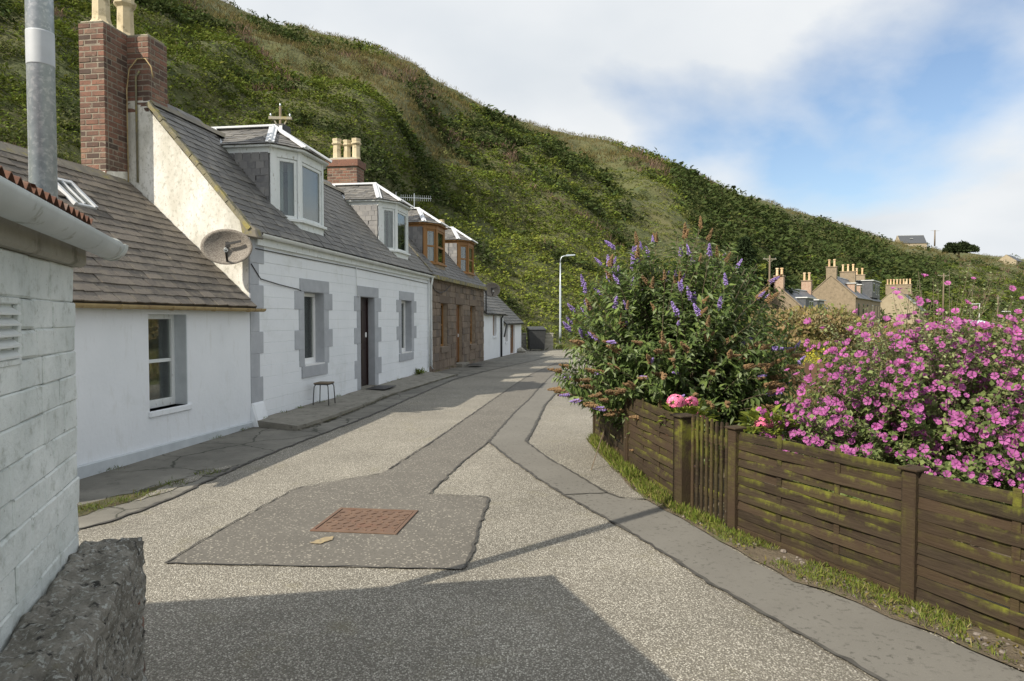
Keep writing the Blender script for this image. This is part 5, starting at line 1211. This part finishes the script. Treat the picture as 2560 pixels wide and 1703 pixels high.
def far_chimney(h, x, y, z0, z1, wx, wy, npots, mat='far_stone', along='y', ph=1.0):
    s = MB().box(x - wx / 2, x + wx / 2, y - wy / 2, y + wy / 2, z0, z1).build('chimney', mat, h)
    MB().box(x - wx / 2 - .1, x + wx / 2 + .1, y - wy / 2 - .1, y + wy / 2 + .1, z1, z1 + .15).build('cap', 'far_stone', s)
    for k in range(npots):
        f = (k + .5) / npots - .5; px_, py_ = (x, y + f * wy) if along == 'y' else (x + f * wx, y)
        r_ = min(.2, (wy if along == 'y' else wx) / npots * .36)
        MB().lathe([(r_, 0), (r_ * .85, .1), (r_ * .8, ph * .8), (r_ * 1.1, ph * .85), (r_ * 1.1, ph)], 8, (px_, py_, z1 + .15)).build('chimney_pot', 'far_pot', s)
def far_dormer(h, x0, x1, y0, y1, z0, z1, wins, trim='pale_trim', wall='dark_board'):
    d = MB().box(x0, x1, y0, y1, z0, z1).build('dormer', wall, h)
    MB().box(x0 - .2, x1 + .2, y0 - .25, y1, z1 + .001, z1 + .14).build('dormer_roof', trim, d)
    for (a, b, c, e) in wins:
        MB().box(a, b, y0 - .05, y0 - .001, c, e).build('window', 'pale_trim', d); MB().box(a + .1, b - .1, y0 - .07, y0 - .051, c + .1, e - .1).build('pane', 'glass', d)
    return d
F1 = gable_house('low stone cottage with two brick chimneys, leftmost of the distant houses', (37.9, 90, 0), 17.5, 5.4, 3.3, 5.75)
far_chimney(F1, .35, 2.7, 5.3, 7.3, .8, 1.2, 2, 'far_brick'); far_chimney(F1, 17.0, 2.7, 5.3, 7.4, .9, 1.4, 2, 'far_brick', ph=1.2)
far_dormer(F1, 3.0, 8.0, -.1, 2.2, 2.6, 4.45, [(5.0, 6.2, 2.8, 4.1), (6.4, 7.6, 2.8, 4.1)]); far_dormer(F1, 10.5, 15.5, -.1, 2.2, 2.4, 4.3, [(12.2, 13.4, 2.6, 4.0), (13.7, 14.9, 2.6, 4.0)])
F2 = gable_house('tall gabled stone house with two small dormers in the middle of the distant row', (56.3, 112, 0), 17, 7.5, 5.2, 8.7)
far_chimney(F2, .5, 3.75, 8.3, 10.2, .9, 1.6, 2, ph=1.2); far_chimney(F2, 16.3, 3.75, 8.0, 10.3, 1.0, 2.6, 3, ph=1.3)
far_dormer(F2, 4.2, 6.2, .8, 3.0, 5.6, 7.6, [(4.5, 5.9, 6.0, 7.3)], wall='far_brick'); far_dormer(F2, 10.4, 12.4, .8, 3.0, 5.6, 7.6, [(10.7, 12.1, 6.0, 7.3)], wall='far_brick')
for x in (2.6, 7.6, 12.6):
    w_ = MB().box(x, x + 1.3, -.04, -.001, 1.8, 4.2).build('window', 'dark_board', F2); MB().box(x + .15, x + 1.15, -.06, -.041, 1.95, 4.05).build('pane', 'glass', w_)
F2b = gable_house('stone house with a wide black boarded dormer in the distant row', (56.3 + .574 * 17.5, 112 + .819 * 17.5, 0), 13, 7.5, 5.1, 8.4)
far_chimney(F2b, 12.4, 3.75, 7.6, 10.4, .9, 2.0, 2, ph=1.3)
far_dormer(F2b, 1.0, 11.6, -.05, 4.8, 5.6, 8.7, [(1.6, 4.0, 6.6, 8.3), (6.0, 7.0, 6.2, 8.2), (9.0, 10.4, 6.2, 8.2)])
for x in (1.6, 5.6, 9.6):
    w_ = MB().box(x, x + 1.3, -.04, -.001, 1.8, 4.2).build('window', 'pale_trim' if x < 2 else 'dark_board', F2b); MB().box(x + .15, x + 1.15, -.06, -.041, 1.95, 4.05).build('pane', 'glass', w_)
F3 = gable_house('stone house with a long row of orange chimney pots, rightmost of the distant row', (89.5, 150, 0), 16, 9.5, 3.6, 8.2, wall='far_harl')
far_chimney(F3, 6.5, 4.75, 7.2, 9.4, 1.2, 5.2, 8, ph=1.2); far_chimney(F3, 15.4, 4.75, 7.4, 9.2, 1.0, 2.2, 2, ph=1.2)
for x in (2.4, 4.6): B('skylight', 'pale_trim', F3, x, x + .8, 1.9, 2.9, 5.75, 5.9)
far_dormer(F3, 1.4, 3.8, .4, 3.2, 2.6, 5.0, [(1.8, 3.4, 3.0, 4.6)])
TH = gable_house('dark roofed house on the crest of the hill', (240, 424, 45.6), 15, 9, 2.6, 7.6, wall='far_harl', roof='dark_board', rz=R(-8), z0=-4)
B('skylight', 'pale_trim', TH, 6.6, 8.2, 1.6, 2.4, 5.4, 5.6)
gable_house('gable of a dark roofed house at the right end of the hill crest', (352, 478, 40.0), 16, 12, 2.0, 6.4, wall='far_harl', roof='dark_board', rz=R(40), z0=-4)
FS = thing('low_shed', 'long low shed with pale metal roof beyond the pink mallow', 'shed', (40.4, 60, 0), .12)
MB().box(0, 3.0, .1, 2.4, -.4, .95).build('wall', 'dark_board', FS); MB().poly([(-.1, -.1, .98), (3.1, -.1, .98), (3.1, 2.5, 1.45), (-.1, 2.5, 1.45)], (0, 0, .06)).build('roof', 'tin_roof', FS)
util_pole('utility pole with crossarm left of the distant stone cottages', (30.1, 80, 0), 9.0, .1, 1.6, .13)
util_pole('utility pole standing on the hill crest beside the dark roofed house', (259, 420, 46.5), 9.2, .1, 6, .45)
util_pole('utility pole with crossarm right of the distant houses', (82, 130, 0), 10.2, .1, 2.4, .16)
util_pole('thin bare pole at the foot of the hill on the far right', (78.2, 110, 0), 5.3, .1, .4, .10)
for lab, x, y, hh in (('street lamp rising behind the pale metal shed roof', 68.4, 100, 3.8), ('smallest street lamp at the far right below the hill', 80.2, 110, 2.8)):
    l_ = thing('street_lamp', lab, 'street lamp', (x, y, 0)); MB().lathe([(.09, -.5), (.06, hh)], 8).build('column', 'pale_trim', l_); MB().box(-1.3, .06, -.08, .08, hh - .05, hh + .08).build('lantern', 'pale_trim', l_)

# ================================================================== TREES
def conifer(label, x, y, h, r, seed):
    T = thing('conifer_tree', label, 'tree', (x, y, 0), 0, 'dark conifers at the foot of the hill'); rn = np.random.default_rng(seed)
    MB().lathe([(.28, -.3), (.2, h * .4), (.04, h * .96)], 8).build('trunk', 'bark', T)
    n = 5200; f = rn.random(n) ** .8; z = h * (.06 + .94 * f); a = rn.random(n) * 2 * np.pi
    lay = .75 + .25 * np.sin(z * 5.5 + np.sin(a * 3 + seed) * 1.5); rr = r * (1 - f) ** .75 * lay * np.sqrt(rn.random(n)) * (1 + .25 * np.sin(a * 4 + seed))
    P = np.stack([np.cos(a) * rr, np.sin(a) * rr, z - rr * .12], 1); A = np.stack([np.cos(a), np.sin(a), -.25 + rn.normal(size=n) * .3], 1); N = np.stack([rn.normal(size=n) * .4, rn.normal(size=n) * .4, np.ones(n)], 1)
    C = np.array([.040, .062, .026]) * rn.uniform(.6, 1.5, (n, 1))
    inst('crown', leaf_cloud('crown', P, A, N, rn.uniform(.35, .8, n), rn.uniform(.12, .26, n), C, 'scrub'), T)
conifer('dark conifer directly behind the purple bush, tallest of three', 30.2, 89, 12.2, 4.6, 1)
conifer('dark conifer nearest the utility pole', 36.2, 94, 10.2, 4.2, 2)
conifer('lower dark conifer on the left of the conifer group', 27.0, 92, 9.6, 4.2, 3)
HT = thing('hilltop_tree', 'broad dark tree on the hill crest right of the dark roofed house', 'tree', (287, 440, 43)); n = 2600
d_ = rdir(n); d_[:, 2] = np.abs(d_[:, 2]); P = d_ * np.array([9, 6, 4.8]) * (RNG.random((n, 1)) ** .33) * (1 + .25 * np.sin(d_[:, :1] * 9)) + np.array([0, 0, 1.5])
inst('crown', leaf_cloud('crown', P, norm(d_ + rdir(n) * .6), norm(d_ + rdir(n) * .5), RNG.uniform(1.2, 2.4, n), RNG.uniform(.8, 1.6, n), np.array([.035, .05, .02]) * RNG.uniform(.6, 1.5, (n, 1)), 'scrub'), HT)
MB().lathe([(.6, -3), (.4, 3)], 8).build('trunk', 'bark', HT)

# ================================================================== MEADOW AND SCRUB
def clumps(name, label, cat, centres, rad, per, cols, leaf, tall=0.0, flat=.8, mat='scrub', vary=.35):
    ci = np.repeat(np.arange(len(centres)), per); n = len(ci); dr = rdir(n); dr[:, 2] = np.abs(dr[:, 2])
    P = centres[ci] + dr * rad[ci][:, None] * RNG.uniform(.3, 1, (n, 1)) * np.array([1, 1, flat]); A = norm(dr * .6 + rdir(n) * .7 + np.array([0, 0, .2 + tall])); N = norm(dr + rdir(n) * .5)
    L = leaf[ci] * RNG.uniform(.6, 1.4, n); W = L * (RNG.uniform(.4, .65, n) if not tall else RNG.uniform(.05, .10, n))
    C = np.clip(cols[ci] * RNG.uniform(1 - vary, 1 + vary, (n, 1)) * (1 + RNG.normal(size=(n, 3)) * .06), .008, .8)
    o = inst(name, leaf_cloud(name, P, A, N, L, W, C, mat), None); return tag(o, label, cat, kind='stuff')
n = 900; x = RNG.uniform(8, 24, n); y = RNG.uniform(23, 36, n); hgt = np.where(x / y < .50, 1.95, 1.25) + .45 * np.array([fbm(a / 3, b / 3, 3, 2.0) for a, b in zip(x, y)]) * 2; ok = (x / y > .36)
x, y, hgt = x[ok], y[ok], hgt[ok]; n = len(x)
cen = np.stack([x, y, np.maximum(hgt - .35, .2) * RNG.uniform(.55, 1.0, n)], 1); pal = np.array([(.24, .21, .08), (.27, .21, .10), (.16, .18, .06), (.30, .26, .14)])
clumps('scrub_thicket', 'brown green tangled scrub in front of the distant houses', 'scrub', cen, RNG.uniform(.4, .8, n), 90, pal[RNG.integers(0, 4, n)], RNG.uniform(.09, .18, n), flat=.9)
n = 15000; u_ = RNG.random(n); y = 9.5 / (1 - u_ * .90); y = np.clip(y, 9.5, 110); x = y * RNG.uniform(.18, .95, n) + RNG.uniform(0, 2, n)
gx = np.stack([x, y, np.array([zg(v) for v in y]) - .02], 1); pal = np.array([(.23, .22, .075), (.28, .25, .11), (.16, .19, .05), (.24, .17, .09)])
clumps('meadow_grass', 'long straw and green grass in the rough meadow behind the garden', 'grass', gx, np.clip(y * .012, .12, .8), 7, pal[RNG.integers(0, 4, n)], np.clip(.35 + y * .006, .3, .8), tall=1.1, flat=.3)
n = 2600; x = RNG.uniform(2.6, 9.0, n); y = RNG.uniform(6.6, 13.5, n); ok = ~((x / y > .34) & (x / y < .52) & (y < 12.2)); x, y = x[ok], y[ok]; n = len(x); gx = np.stack([x, y, RNG.uniform(0, .55, n)], 1); pal = np.array([(.17, .20, .06), (.22, .22, .09), (.13, .17, .05), (.25, .20, .10)])
clumps('garden_undergrowth', 'loose green undergrowth and long grass filling the garden', 'undergrowth', gx, RNG.uniform(.15, .4, n), 16, pal[RNG.integers(0, 4, n)], RNG.uniform(.05, .11, n), tall=.0, flat=1.2, mat='leaves')
n = 46; x = RNG.uniform(5.3, 6.3, n); y = RNG.uniform(12.6, 13.6, n); gx = np.stack([x, y, RNG.uniform(.75, 1.1, n)], 1)
clumps('yellow_flowers', 'patch of small yellow flowers behind the brown picket fence', 'flowers', gx, RNG.uniform(.05, .12, n), 14, np.tile([(.46, .42, .06)], (n, 1)), RNG.uniform(.03, .06, n), flat=1)

# ================================================================== BUDDLEIA
def stem_bush(base, base_r, cen, rad, nst, seed, zmin, droop, lpp, leafL, leafW, cols, tfrom=.3):
    rn = np.random.default_rng(seed); ends = []; PP = []; AA = []; NN = []; LL = []; CC = []; stems = []
    for k in range(nst):
        while True:
            d = rn.normal(size=3); d /= np.linalg.norm(d)
            if d[2] > zmin: break
        f = rn.uniform(.80, 1.0) if k % 3 else rn.uniform(.45, .85)
        e = np.array(cen) + d * np.array(rad) * f; e[2] = max(e[2], .16, 1.05 - .35 * e[0] if e[0] < 1.35 else 0)
        b = np.array([base[0] + rn.normal() * base_r, base[1] + rn.normal() * base_r, 0]); m = b * .45 + e * .55; m[2] = max(e[2] * .72, m[2]) + droop * np.linalg.norm((e - b)[:2])
        ts = np.linspace(0, 1, 9); path = np.array([(1 - t_) ** 2 * b + 2 * t_ * (1 - t_) * m + t_ * t_ * e for t_ in ts]); stems.append(path)
        tip = path[-1] - path[-2]; ends.append((path[-1], tip / np.linalg.norm(tip), d))
        nl = int(lpp * rn.uniform(.7, 1.3))
        for q in range(nl):
            t_ = tfrom + (1 - tfrom) * ((q + rn.random()) / nl); i = min(int(t_ * 8), 7); p = path[i] + (path[i + 1] - path[i]) * (t_ * 8 - i); ax = path[i + 1] - path[i]; ax /= np.linalg.norm(ax)
            s = np.cross(ax, rn.normal(size=3)); s /= np.linalg.norm(s); A = s * .85 + ax * .45 + np.array([0, 0, -.12]); N = np.cross(A, np.cross(np.array([0, 0, 1.]) + d * .5 + rn.normal(size=3) * .35, A))
            PP.append(p + s * .01); AA.append(A); NN.append(N); LL.append(rn.uniform(.6, 1.15) * (1.15 - .45 * t_)); CC.append(cols[rn.integers(len(cols))] * rn.uniform(.7, 1.3))
    LL = np.array(LL); return np.array(PP), np.array(AA), np.array(NN), LL * leafL, LL * leafW, np.array(CC), ends, stems
def bush_parts(root, data, n_single, mat='leaves', stem_r=.008):
    P, A, N, L, W, C, ends, stems = data; o0 = np.array(root.location); P = P - o0
    d = np.linalg.norm(P + o0 - np.array([0, 0, 1.7]), axis=1) - 3 * (P[:, 2] > 0); order = np.argsort(d); single = order[:n_single * 4][::4]; rest = np.setdiff1d(np.arange(len(P)), single)
    tag(inst('foliage', leaf_cloud('foliage', P[rest], A[rest], N[rest], L[rest], W[rest], C[rest], mat), root), kind='stuff')
    vm = [leaf_cloud('leaf', np.zeros((1, 3)), np.array([[1., 0, 0]]), np.array([[0, 0, 1.]]), np.array([1.]), np.array([float(np.mean(W) / np.mean(L))]), np.array([c]), mat) for c in C[:6]]
    for i in single:
        a = Vector(A[i]).normalized(); s = a.cross(Vector(N[i])).normalized(); nn = s.cross(a); l = float(L[i]); inst('leaf', vm[i % 6], root, frame_m(P[i], a * l, nn.cross(a) * l, nn * l))
    mb = MB()
    for s in stems: mb.tube([tuple(p - o0) for p in s], [stem_r * (1.2 - .8 * k / 8) for k in range(9)], 4, cap=False)
    mb.build('stems', 'bark', root)
def panicle_mesh(name, mat, seed, L=.145, r=.026, n=80, bl=.0115):
    rn = random.Random(seed); mb = MB(); bend = rn.uniform(-.25, .25)
    for k in range(n):
        t_ = rn.random() ** .85; rr = r * (1 - t_) ** .6 * rn.uniform(.55, 1.05) + .002; a = rn.random() * 6.283; z = t_ * L; s = bl * rn.uniform(.7, 1.3) * (1 - .45 * t_)
        c = (rr * math.cos(a) + bend * z * z * 2.0, rr * math.sin(a), z); v = [(c[0] + s, c[1], c[2]), (c[0] - s, c[1], c[2]), (c[0], c[1] + s, c[2]), (c[0], c[1] - s, c[2]), (c[0], c[1], c[2] + s), (c[0], c[1], c[2] - s)]
        mb.add(v, [(0, 2, 4), (2, 1, 4), (1, 3, 4), (3, 0, 4), (2, 0, 5), (1, 2, 5), (3, 1, 5), (0, 3, 5)])
    mb.tube([(0, 0, -.03), (0, 0, L * .5), (bend * L * L * 1.2, 0, L * .8)], .003, 4)
    return mb.mesh(name, mat)
BD = thing('butterfly_bush', 'big purple flowering butterfly bush leaning over the woven fence', 'bush', (2.0, 8.35, 0))
cb_ = np.array([(.105, .155, .048), (.125, .185, .05), (.165, .225, .066), (.215, .265, .14), (.09, .135, .045)])
dat = stem_bush((2.05, 8.4), .28, (1.98, 8.25, .95), (1.50, 1.2, 1.90), 760, 21, -.45, .10, 40, .150, .054, cb_, .5)
bush_parts(BD, dat, 260, stem_r=.005)
pv = [panicle_mesh('flower_spike', 'purple_bloom', 30 + i) for i in range(3)]; bv = [panicle_mesh('seed_spike', 'brown_bloom', 40 + i, L=.16, r=.025, n=90) for i in range(4)]
rn = random.Random(12); o0 = np.array(BD.location); ends = dat[6]; npur = nbr = 0
for (e, tip, d) in sorted(ends, key=lambda q: np.linalg.norm(q[0] - np.array([0, 0, 1.7]))):
    top = e[2] > 1.45; pr = .5 if top else .10
    if rn.random() < (.58 if top else .36): continue
    if e[1] > 9.2 and e[2] < 1.7: continue
    for q in range(rn.choice((1, 1, 2)) if top else 2):
        purple = rn.random() < pr
        if purple: npur += 1
        else: nbr += 1
        if (purple and npur > 95) or (not purple and nbr > 260): continue
        t_ = Vector(tip) * .8 + Vector((rn.uniform(-.5, .5), rn.uniform(-.5, .5), rn.uniform(-.05, .5) if top else rn.uniform(-.25, .2))); t_.normalize()
        if not top: t_ = (t_ + Vector((-.45 if d[0] < .2 else .3, -.15, -.05))).normalized()
        sx = t_.cross(Vector((0, 0, 1))); sx = sx.normalized() if sx.length > .01 else Vector((1, 0, 0)); sy = t_.cross(sx); sc_ = rn.uniform(.65, 1.15)
        inst('flower_spike' if purple else 'seed_spike', (pv if purple else bv)[rn.randrange(3)], BD, frame_m(e - o0, sx * sc_, sy * sc_, t_ * sc_))

# ================================================================== TREE MALLOW
ML = thing('mallow_bush', 'large pink flowering tree mallow behind the right hand fence', 'bush', (3.25, 5.5, 0))
cm_ = np.array([(.16, .205, .065), (.20, .25, .09), (.25, .29, .13), (.125, .17, .055), (.10, .145, .045)])
dat = stem_bush((3.4, 5.7), .25, (3.68, 5.6, .55), (1.58, 1.15, 1.32), 760, 5, -.25, .03, 48, .064, .052, cm_, .3)
dat2 = stem_bush((3.6, 5.8), .2, (3.65, 5.6, .85), (1.5, .9, 1.40), 110, 8, .55, .0, 46, .036, .030, np.array([(.30, .35, .17), (.24, .29, .12)]), .5)
joined = tuple(np.concatenate([dat[i], dat2[i]]) for i in range(6)) + (dat[6] + dat2[6], dat[7] + dat2[7]); bush_parts(ML, joined, 200, stem_r=.004)
def mallow_mesh(seed, open_=.35):
    rn = random.Random(seed); v = []; f = []
    for k in range(5):
        a = 2 * math.pi * k / 5 + rn.uniform(-.1, .1); ca, sa = math.cos(a), math.sin(a); o = len(v)
        def pt(r, w, z): return (r * ca - w * sa, r * sa + w * ca, z)
        v += [pt(.004, 0, 0), pt(.02, .012, .010 + open_ * .010), pt(.038, .020, .016 + open_ * .02), pt(.041, .006, .014 + open_ * .02), pt(.041, -.006, .014 + open_ * .02), pt(.038, -.020, .016 + open_ * .02), pt(.02, -.012, .010 + open_ * .010)]
        f += [(o, o + 1, o + 6), (o + 1, o + 2, o + 3), (o + 1, o + 3, o + 4, o + 6), (o + 4, o + 5, o + 6)]
    mb = MB().add(v, f); return mb.mesh('flower', 'lavatera_pink')
fm = [mallow_mesh(60 + i, o) for i, o in enumerate((.2, .5, .9, 1.6))]; rn = random.Random(31); o0 = np.array(ML.location); cand = []
eye = MB().lathe([(.006, 0), (.007, .012), (.003, .022)], 6).mesh('flower_eye', 'flower_eye')
for path in dat[7] + [q_ for q_ in dat2[7] if rn.random() < .3]:
    for t_ in (8, 8, 7, 6, 5): cand.append(path[t_] + np.array([rn.uniform(-.07, .07), rn.uniform(-.07, .07), rn.uniform(-.05, .05)]))
def face_out(p):
    d = Vector(p) - Vector((3.35, 5.6, .5)); v = (CAM - Vector(p)).normalized(); return (d.normalized().dot(v), p)
cand = [p for p in cand if face_out(p)[0] > -.05 and p[2] > .55]; rn.shuffle(cand)
def flower_m(p):
    out = (Vector(p) - Vector((3.5, 5.7, .45))).normalized(); t_ = (out * .8 + Vector((-.35, -.5, .3)) + Vector((rn.uniform(-.7, .7), rn.uniform(-.7, .7), rn.uniform(-.6, .6)))).normalized()
    sx = t_.cross(Vector((0, 0, 1))).normalized(); sy = t_.cross(sx); s = rn.uniform(.40, .82); a = rn.random() * 6.28
    return frame_m(Vector(p - o0) + out * .03, sx * s, sy * s, t_ * s) @ Matrix.Rotation(a, 4, 'Z')
cand.sort(key=lambda p: -rn.random() * (1.0 if p[2] > .8 else .3))
for i, p in enumerate(cand[:300]):
    fo = inst('flower', fm[rn.randrange(4)], ML, flower_m(p))
    if i < 120: inst('flower_eye', eye, fo)
mb = MB()
for p in cand[300:1150]:
    me = fm[rn.randrange(4)]; m_ = flower_m(p); mb.add([m_ @ v.co for v in me.vertices], [tuple(f.vertices) for f in me.polygons])
tag(mb.build('small_flowers', 'lavatera_pink', ML), kind='stuff')

# ================================================================== HYDRANGEAS
def hydrangea(label, loc, heads, pot_=True):
    H_ = thing('hydrangea', label, 'hydrangea', loc); n = 160; d = rdir(n); d[:, 2] = np.abs(d[:, 2]) * .8
    if pot_: MB().lathe([(.11, 0), (.15, .24), (.165, .25), (.165, .29), (.14, .29), (.13, .2)], 16, (0, 0, .35)).build('pot', 'terracotta', H_, smooth=True)
    P = d * RNG.uniform(.05, .24, (n, 1)) + np.array([0.05, 0, .72]); inst('foliage', leaf_cloud('foliage', P, d + rdir(n) * .4, rdir(n) * .4 + np.array([0, 0, 1]), RNG.uniform(.06, .11, n), RNG.uniform(.04, .07, n), np.array([.20, .24, .04]) * RNG.uniform(.6, 1.3, (n, 1)), 'leaves'), H_)
    for (x, y, z, r) in heads:
        mb = MB()
        for k in range(110):
            dd = Vector(rdir(1)[0]); dd.z = dd.z if dd.z > -.5 else -dd.z; c = Vector((x, y, z)) + Vector((dd.x * r, dd.y * r, dd.z * r * .85)); a = dd.cross(Vector((.3, .2, 1))).normalized(); b = dd.cross(a); q = r * .19
            for s1, s2 in ((1, 1), (1, -1), (-1, 1), (-1, -1)): mb.add([c, c + a * s1 * q, c + (a * s1 + b * s2) * q * .9 + dd * .004, c + b * s2 * q], [(0, 1, 2, 3)])
        mb.build('flower_head', 'hydrangea_pink', H_)
hydrangea('potted pink hydrangea with two round heads behind the gate post', (1.62, 6.45, 0), [(-.09, -.1, .92, .080), (.07, -.05, .91, .060), (.2, .15, .75, .05)])
hydrangea('small pink hydrangea peeping over the right gate post', (2.15, 5.85, 0), [(0, 0, .80, .055), (.07, .05, .78, .045)], False)
# ================================================================== VERGE PLANTS
n = 13000; tpar = RNG.random(n); a_ = np.array(resample(ver_L, 2000)); b_ = np.array(resample(ver_R, 2000)); ii = (tpar * 1999).astype(int); w = RNG.beta(2.2, 1.4, n)[:, None]
P2 = a_[ii] * (1 - w) + b_[ii] * w + RNG.normal(size=(n, 2)) * .02; den = np.array([fbm(p[0] * 2.2, p[1] * 2.2, 3, 4.4) for p in P2]); far = P2[:, 1] > 5.2; ok = (den > -.12) | (far & (den > -.3)); P2 = P2[ok]; n = len(P2)
P3 = np.concatenate([P2, np.full((n, 1), .015)], 1); A = np.concatenate([RNG.normal(size=(n, 2)) * .5, np.ones((n, 1))], 1); gl = RNG.uniform(.025, .06, n) * (1 + .6 * (P2[:, 1] > 5.5)) * (1 + 0.5 * (P2[:, 1] > 7))
tag(inst('verge_grass', leaf_cloud('verge_grass', P3, A, np.concatenate([RNG.normal(size=(n, 2)), np.zeros((n, 1))], 1), gl, gl * .07 + .0015, np.array([(.20, .26, .045), (.25, .28, .06), (.28, .25, .10), (.15, .21, .04)])[RNG.integers(0, 4, n)] * RNG.uniform(.6, 1.25, (n, 1)), 'leaves'), None), 'green and straw grass along the foot of the woven fence', 'grass', kind='stuff')
n = 1500; ii = (RNG.random(n) * 1999).astype(int); w = RNG.random((n, 1)); P2 = a_[ii] * (1 - w) + b_[ii] * w; k = np.array([fbm(p[0] * 3, p[1] * 3, 3, 7.7) for p in P2]) > -.02; P2 = P2[k]; n = len(P2); d = rdir(n); d[:, 2] = np.abs(d[:, 2]) + .2
tag(inst('verge_weeds', leaf_cloud('verge_weeds', np.concatenate([P2, RNG.uniform(.012, .05, (n, 1))], 1), d, rdir(n) * .5 + np.array([0, 0, 1]), RNG.uniform(.015, .04, n), RNG.uniform(.01, .022, n), np.array([(.17, .19, .04), (.21, .17, .06), (.13, .16, .04)])[RNG.integers(0, 3, n)], 'leaves'), None), 'low mossy weeds creeping over the verge', 'weeds', kind='stuff')
mb = MB(); 
for k in range(420):
    i = int(RNG.random() * 1999); w = RNG.random() ** .7; p = a_[i] * (1 - w) + b_[i] * w; r = random.uniform(.004, .016) * (1.5 if random.random() < .12 else 1)
    b0 = len(mb.v); mb.lathe([(r * .5, 0), (r, r * .35), (r * .7, r * .9), (r * .1, r)], 6, (p[0], p[1], .014)); mb.v[b0:] = [(x + random.uniform(-.2, .2) * r, y + random.uniform(-.2, .2) * r, z) for x, y, z in mb.v[b0:]]
tag(mb.build('pebbles', 'pebble'), 'loose pebbles scattered in the soil of the verge', 'pebbles', kind='stuff')
def tuft(name, label, pts, n, l, cols, spread=.05):
    c = np.array(pts)[RNG.integers(0, len(pts), n)] + np.concatenate([RNG.normal(size=(n, 2)) * spread, np.zeros((n, 1))], 1); L = RNG.uniform(.5, 1.3, n) * l
    return tag(inst(name, leaf_cloud(name, c, np.concatenate([RNG.normal(size=(n, 2)) * .7, np.ones((n, 1))], 1), rdir(n), L, L * .13, np.array(cols)[RNG.integers(0, len(cols), n)] * RNG.uniform(.6, 1.3, (n, 1)), 'leaves'), None), label, 'grass', kind='stuff')
gcol = [(.13, .19, .03), (.17, .22, .04), (.16, .15, .05)]
tuft('pavement_grass', 'grass tufts growing in the cracked pavement by the low cottage', [(-3.72, 6.0, .01), (-3.6, 6.25, .01), (-3.5, 6.5, .01), (-3.8, 5.95, .01), (-3.45, 6.9, .01), (-3.3, 7.4, .01), (-4.5, 7.6, .01), (-4.2, 9.6, .01), (-4.1, 10.3, .01)], 700, .045, gcol, .07)
wb = [tuple(row(s, .06 + random.random() * .04, .1 if 0 < s < 10.5 else 0.01)) for s in (.2, .9, 1.5, 2.4, 3.3, 6.4, 7.2, 8.7, 9.0, 9.2, 9.3, 10.6, 11.4, 12.3, 13.3, 15.8, 17, 18.5)]
tuft('wall_foot_weeds', 'sparse weeds along the foot of the white house wall', wb, 500, .05, gcol, .05)
tuft('tall_weed', 'tall thin weed by the white house wall near the downpipe', [tuple(row(9.0, .12, .1)), tuple(row(9.15, .1, .1))], 60, .2, gcol, .03)
tuft('bank_grass', 'short grass at the end of the lane under the hill', [(random.uniform(.5, 5), random.uniform(44.5, 47.5), -.36) for _ in range(60)], 1400, .35, [(.17, .21, .05), (.22, .22, .08)], .3)
